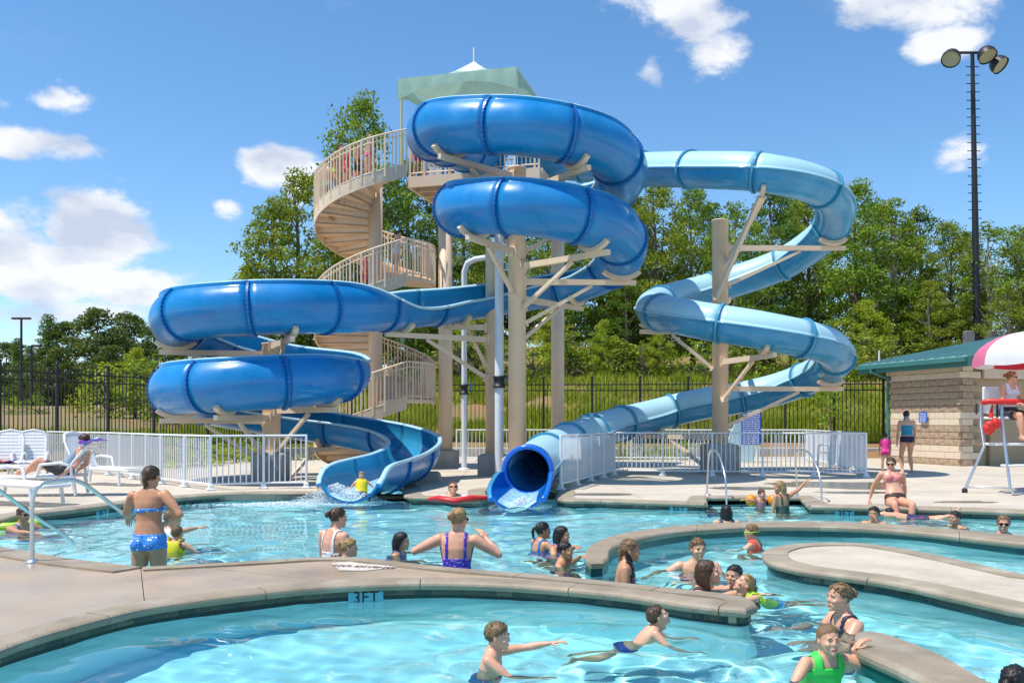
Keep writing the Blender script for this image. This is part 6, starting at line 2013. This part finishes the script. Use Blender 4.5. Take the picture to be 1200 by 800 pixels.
person('girl with black ponytail in blue by the curved wall end', 637, W_(643), 1.35, 120, 'k', ytop=611, head=(-20, 0), hair=('pony', 'dark'), suit=(('swimsuit', 'onepiece', sw((.02, .2, .6)), .008),), armL='float', armR='float', skin='tan')
person('girl with black hair in lilac reaching for the curved wall end', 659, W_(646), 1.35, 60, 'k', ytop=616, head=(10, 0), hair=('wetlong', 'dark'), suit=(('swimsuit', 'onepiece', sw((.35, .2, .6)), .008),), armL=('ik', GP(694, 640, .05), (0, .5, -1)), armR='float', skin='tan')
person('boy with wet black hair holding the curved wall end', 663, W_(661), 1.25, 70, 'k', ytop=634, hair=('wet', 'dark'), armL=('ik', GP(690, 648, .05), (0, .5, -1)), armR='float', suit=(('trunks', 'trunks', sw((.02, .05, .15)), .01),), skin='tan')
person('girl in black and pink halter swimsuit standing by the near wall', 739, W_(685), 1.38, 82, 'k', ytop=631, head=(4, 3), hair=('braid', 'sandy'), suit=(('swimsuit', 'halter', pattern('black_pink', (.015, .013, .016), (.5, .02, .12), 6, .18), .008),), armL='down', armR='down', skin='tan')
person('boy with curly fair hair shoulder deep facing the group', 818, W_(668), 1.5, -8, 'm', ytop=631, lean=8, head=(18, -4), hair=('curly', 'sandy'), armL='under', armR=((.1, .8, -.5), (.6, .3, -.5)), suit=(('trunks', 'trunks', sw((.02, .05, .2)), .01),), skin='fair')
person('woman with long wet brown hair bending towards the children', 830, W_(697), 1.62, 70, 'f', ytop=656, lean=24, head=(8, -14), hair=('long', 'brown'), suit=(('swimsuit', 'onepiece', sw((.04, .03, .04)), .008),), armL='fwd', armR='under', skin='pink')
person('boy with wet dark hair behind the child in lime green', 860, W_(692), 1.25, -35, 'k', ytop=661, head=(-8, 0), hair=('wet', 'dark'), armL='float', armR='fwd', suit=(('trunks', 'trunks', sw((.03, .05, .12)), .01),), skin='fair')
person('small girl in lime green with blue shorts and fair hair beside the long-haired woman', 873, W_(704), 1.1, -70, 'k', ytop=674, lean=48, head=(-14, -35), hair=('pony', 'blond'), suit=(('swim_top', 'tank', sw((.42, .72, .03)), .01), ('swim_shorts', 'brief', pattern('blue_white', (.03, .3, .72), (.75, .8, .82), 18, .3), .01)), armL='fwd', armR='fwd', legs='trail', skin='fair')
person('girl in orange-red with lime goggles by the curved wall', 880, W_(641), 1.25, -125, 'k', ytop=614, head=(20, 0), hair=('short', 'sandy'), eyew='gog', suit=(('swimsuit', 'tank', sw((.78, .08, .03)), .01),), armL='float', armR='float', skin='fair')
person('swimmer with wet dark hair behind the curved wall', 851, W_(611), 1.4, 175, 'k', ytop=591, hair=('wetlong', 'dark'), armL='float', armR='float', suit=(('swimsuit', 'tank', sw((.03, .03, .05)), .01),), skin='fair')
person('toddler with orange armbands on the far pool steps', 893, W_(596), .98, 30, 'k', ytop=573, hair=('short', 'brown'), suit=(('swimsuit', 'tank', sw((.7, .3, .3)), .01),), armL='out', armR='out', skin='fair')
person('girl with long fair wet hair holding the far step rail', 913, W_(599), 1.4, -150, 'k', ytop=563, head=(60, 5), hair=('long', 'blond'), suit=(('swimsuit', 'onepiece', sw((.05, .09, .06)), .008),), armL='down', armR=('ik', Vector(((941 - 600) / F * 15.9, 15.05, .52)), (0, .4, -1)), skin='tan')
person('woman with fair bun in dark swimsuit facing the near wall', 983, W_(735), 1.52, -82, 'f', ytop=682, lean=8, head=(6, -3), hair=('bun', 'sandy'), suit=(('swimsuit', 'onepiece', pattern('navy_speck', (.015, .02, .05), (.4, .42, .45), 40, .22), .008),), armL=((.6, .3, -.7), (.95, -.1, -.15)), armR=((.5, .3, -.8), (.95, 0, -.2)), skin='pink')
person('girl in bright green top squinting and holding the low wall end', 971, W_(790), 1.2, 14, 'k', ytop=731, lean=10, head=(-6, -6), hair=('wet', 'sandy'), suit=(('swim_top', 'tank', sw((.05, .62, .08)), .01),), armL=('ik', GP(1009, 751, .05), (.2, .5, -1)), armR='float', skin='pink')
gsuit = pattern('green_blue', (.02, .12, .3), (.04, .3, .22), 12, .3)
person('boy with short brown hair stretching both arms across the near pool', 584, W_(783), 1.06, 78, 'k', ytop=728, lean=6, head=(4, 2), hair=('short', 'sandy'), suit=(('trunks', 'trunks', gsuit, .012),), armL=((.95, .25, .12), (1, .0, .22)), armR=((.8, .1, -.55), (1, -.1, .0)), skin='pink')
person('boy with short brown hair swimming in navy trunks near the wall end', 771, W_(750), .98, 88, 'k', ytop=710, lean=40, head=(0, -28), hair=('short', 'brown'), suit=(('trunks', 'brief', sw((.01, .05, .3)), .012),), armL=((.75, .3, -.65), (.95, .1, -.25)), armR=((.7, .3, -.7), (.9, .1, -.4)), legs=(((-.55, .1, -.8), (-.9, 0, -.35)),), skin='fair')
person('swimmer with black ponytail at the near corner of the pool', 1191, W_(806), 1.4, 130, 'k', ytop=778, hair=('pony', 'dark'), armL='float', armR='float', suit=(('swimsuit', 'tank', sw((.03, .03, .05)), .01),), skin='tan')
person('boy with shaggy black hair behind the curved wall with hand at mouth', 1024, W_(614), 1.35, -40, 'k', ytop=593, hair=('short', 'dark'), armL=((.6, .2, -.6), (.2, -.4, .9)), armR='float', suit=(('trunks', 'trunks', sw((.02, .03, .06)), .01),), skin='tan')
person('boy with wet black hair between the floating swimmer and the woman in sunglasses', 1119, W_(617), 1.35, -70, 'k', ytop=598, hair=('wet', 'dark'), armL='float', armR='float', suit=(('trunks', 'trunks', sw((.02, .05, .2)), .01),), skin='tan')
person('woman in sunglasses with fair bun neck deep behind the curved wall', 1176, W_(630), 1.6, -15, 'f', ytop=603, head=(-10, 0), hair=('bun', 'sandy'), eyew='sun', suit=(('swimsuit', 'onepiece', sw((.03, .03, .04)), .008),), armL='float', armR='float', skin='pink')
fx = GP(1075, 607, WZ)
person('child floating on the back in dark patterned trunks with feet up', 1078, fx.y, 1.25, 75, 'k', pelvis=(fx.x - .1, fx.y, WZ - .03), lean=-78, head=(0, 70), hair=('wet', 'dark'), suit=(('trunks', 'trunks', pattern('maroon', (.03, .03, .09), (.3, .03, .06), 12, .3), .012),), armL='out', armR='out', legs=(((1, .1, .12), (.9, .05, .1)), ((.95, .15, .1), (.85, .05, .3))), skin='fair')
ex = GP(1052, 594.5)
person('woman in pink top and brown bottoms sitting on the pool edge in sunglasses', 1052, ex.y, 1.52, -4, 'f', pelvis=(ex.x + .05, ex.y + .2, .11), lean=-24, head=(-26, 6), hair=('bun', 'brown'), eyew='sun', suit=(('bikini_top', 'bikini_top', sw((.68, .22, .2)), .008), ('bikini_bottom', 'brief', sw((.05, .03, .028)), .009)), armL='back', armR='back', legs=(((1, .12, -.02), (.12, -.14, -1)), ((1, .16, -.02), (.12, -.1, -1))), skin='pink')
# ---- on the deck
person('small girl in hot pink swimsuit walking beside the woman', 1037, GP(1037, 553).y, 1.04, 172, 'k', zfeet=0, hair=('short', 'brown'), suit=(('swimsuit', 'rash', sw((.8, .05, .28)), .01),), armL='down', armR='down', skin='fair')
person('woman in teal tankini top and navy bottoms walking towards the building', 1062, GP(1062, 553.5).y, 1.63, 176, 'f', zfeet=0, head=(-14, 0), hair=('bun', 'dark'), suit=(('tankini_top', 'tankini', sw((.01, .24, .38)), .01), ('bikini_bottom', 'brief', sw((.012, .015, .04)), .011)), armL='down', armR='down', skin='fair')
lgp = Vector(lg)
pelv = lgp + Matrix.Rotation(lr, 3, 'Z') @ Vector((0.02, .22, 1.49))
person('lifeguard in white top and sunglasses sitting on the high chair', 1188, 17, 1.66, 18, 'f', pelvis=tuple(pelv), lean=3, head=(38, 2), hair=('bun', 'red'), eyew='sun', suit=(('tank_top', 'tank', sw((.74, .76, .8)), .01), ('shorts', 'trunks', sw((.03, .03, .035)), .012)), armL='lap', armR='lap', legs=(((1, .15, -.02), (.05, -.05, -1)),), skin='pink')
lx, ly = gpx(72, 580)
person('sunbather in dark trunks reclining on a white lounger', 40, ly, 1.72, -84, 'm', pelvis=(lx + .08, ly - .02, .47), lean=-42, head=(0, 22), hair=('short', 'brown'), eyew='sun', suit=(('trunks', 'trunks', sw((.03, .03, .04)), .012), ('tank_top', 'tank', sw((.25, .33, .42)), .01)), armL=((.1, .25, -.95), (.75, .1, -.5)), armR=((.1, .25, -.95), (.75, .1, -.5)), legs=(((.85, .12, .45), (.72, 0, -.7)), ((.95, .12, .2), (.9, 0, -.25))), skin='pink')
p5 = P(423, 572, 16.7)
person('small child in yellow life vest sliding out of the blue flume', 423, 16.7, .98, 5, 'k', pelvis=(p5.x, 16.72, -.02), lean=-22, head=(0, 0), hair=('short', 'blond'), suit=(('life_vest', 'vest', sw((.85, .62, .01)), .035), ('trunks', 'trunks', sw((.05, .1, .3)), .01)), armL=((.1, .75, -.65), (.5, .3, -.8)), armR=((.2, .6, -.75), (.5, .3, -.8)), legs=(((1, .15, .02), (.97, 0, -.12)),), skin='fair')
# ---- on the stair tower
def stair_z(th): return ZP - (-52 - th) / 300 * (ZP - ZL2)
QUE = [(-166, 181, 'boy with dark hair waiting lowest on the top stair flight', 'k', 'dark', ('trunks', 'trunks', (.02, .3, .25)), 'tan', 150), (-128, 167, 'girl in lime bikini queuing on the top stair flight', 'f', 'brown', ('bikini', 'brief', (.45, .7, .05)), 'tan', 60),
       (-115, 171, 'fair-haired child in red queuing on the top stair flight', 'k', 'lblond', ('rash_top', 'rash', (.6, .04, .06)), 'fair', 80), (-101, 171, 'boy in black trunks queuing on the top stair flight', 'k', 'sandy', ('trunks', 'trunks', (.015, .015, .02)), 'pink', 70), (-87, 170, 'girl in pink bottoms queuing at the head of the stair', 'k', 'blond', ('bottoms', 'brief', (.7, .06, .25)), 'pink', 80)]
for th, yt, lab, sx, hc, st_, sk, hd in QUE:
    r_ = 1.3
    p = pol(th, r_, 0); z0 = stair_z(math.floor((th + 52) / 18.75) * 18.75 - 52)
    z0 = ZP - math.ceil((-52 - th) / 18.75) * .18375
    zt_ = CZ + (HOR - yt) * p.y / F
    z0 += .05
    H_ = max(1.25, min(1.8, zt_ - z0))
    su = [(st_[0], st_[1], sw(st_[2]), .01)]
    if st_[0] == 'bikini': su.append(('bikini_top', 'bikini_top', sw(st_[2]), .01))
    person(lab, 600 + p.x / p.y * F, p.y, H_, hd, sx, zfeet=z0, hair=('short' if sx == 'k' and hc != 'blond' else 'pony', hc), suit=su, armL='down', armR='down', skin=sk, vox=.018)
def on_platform(a, b, z, lab, H_, suit, hd, hc, hs='short', sx='k', **k):
    q = pf(a, b, z)
    person(lab, 600 + q.x / q.y * F, q.y, H_, hd, sx, zfeet=z, hair=(hs, hc), suit=suit, armL='down', armR='down', skin='tan', vox=.018, **k)
on_platform(3.62, .35, ZP, 'attendant in red shirt standing by the platform gate', 1.6, (('shirt', 'shirt', sw((.6, .03, .03)), .014), ('shorts', 'trunks', sw((.5, .03, .03)), .014)), 30, 'brown', 'bun', 'f')
on_platform(2.75, .5, ZP, 'child in red shirt at the start of the blue flume', 1.2, (('shirt', 'shirt', sw((.7, .04, .04)), .014), ('trunks', 'trunks', sw((.05, .05, .2)), .014)), -20, 'brown')
p = pol(-402, 1.0, ZL2); person('girl in pale swimsuit on the middle stair landing', 600 + p.x / p.y * F, p.y, 1.35, 90, 'k', zfeet=ZL2 + .05, hair=('pony', 'brown'), suit=(('swimsuit', 'onepiece', sw((.75, .72, .7)), .01),), armL='down', armR='hip', skin='pink', vox=.018)
z_ = ZL2 - math.ceil(42 / 16.67) * .1856
p = pol(-454, 1.2, 0); person('child in coral shirt climbing below the middle landing', 600 + p.x / p.y * F, p.y, 1.2, 80, 'k', zfeet=z_ + .05, hair=('short', 'lblond'), suit=(('shirt', 'shirt', sw((.75, .2, .18)), .012), ('trunks', 'trunks', sw((.6, .1, .1)), .012)), armL='down', armR='down', skin='pink', vox=.018)

# ---- things held and worn loose in the water
rt = MB().tube([P(503, 585, 15.5), P(515, 583.5, 15.3), P(532, 587, 15.15), P(552, 583.5, 15.3), P(571, 583, 15.45)], [.05, .075, .075, .075, .05], 12, squash=.7).build('rescue_tube', M_red)
tag(rt, 'red foam rescue tube under the lifeguard in the water', 'rescue tube')
for s in (-1, 1):
    c = P(893 + s * 13, 586, W_(596))
    o = MB().ball((c.x, c.y, c.z), (.09, .09, .10), 14, 10).build('arm_band', mat('orange_vinyl', (.85, .28, .01), .35)); tag(o, 'orange inflatable armband on the toddler at the steps', 'armband', 'orange armbands on the toddler')
c = GP(14, 617, WZ); o = MB()
o.tube([(c.x + .3 * math.cos(a), c.y + .3 * math.sin(a), WZ + .02) for a in np.linspace(0, 6.283, 25)], .07, 10); o = o.build('swim_ring', mat('lime_vinyl', (.45, .7, .05), .35)); tag(o, 'lime green swim ring floating beside the woman at the far wall', 'swim ring')
# ---- spray where riders and slide water hit the pool
def spray(name, c, sx, sy, n, zmax, seed, label):
    rng = random.Random(seed); mb = MB()
    for _ in range(n):
        a = rng.random() * 6.283; q = abs(rng.gauss(0, .5))
        x, y = c.x + sx * q * math.cos(a), c.y + sy * q * math.sin(a)
        z = WZ + max(0, (1 - q)) * zmax * rng.random() ** 2.2 + .004
        r_ = rng.uniform(.003, .011) * (1.3 - q * .5)
        mb.ball((x, y, z), (r_ * rng.uniform(.8, 1.8), r_, r_ * rng.uniform(.5, 1)), 5, 3)
    o = mb.build(name, mat('white_foam', (.86, .9, .92), .35)); tag(o, label, 'splash', kind='stuff')
spray('foam', GP(395, 589, WZ), 1.0, .45, 6000, .36, 3, 'white spray round the child leaving the blue flume')
spray('foam', GP(614, 594, WZ), .55, .35, 3200, .18, 4, 'white foam below the mouth of the tube slide')
spray('foam', GP(330, 592, WZ), 1.6, .35, 4200, .06, 5, 'white churned water left of the blue flume end')
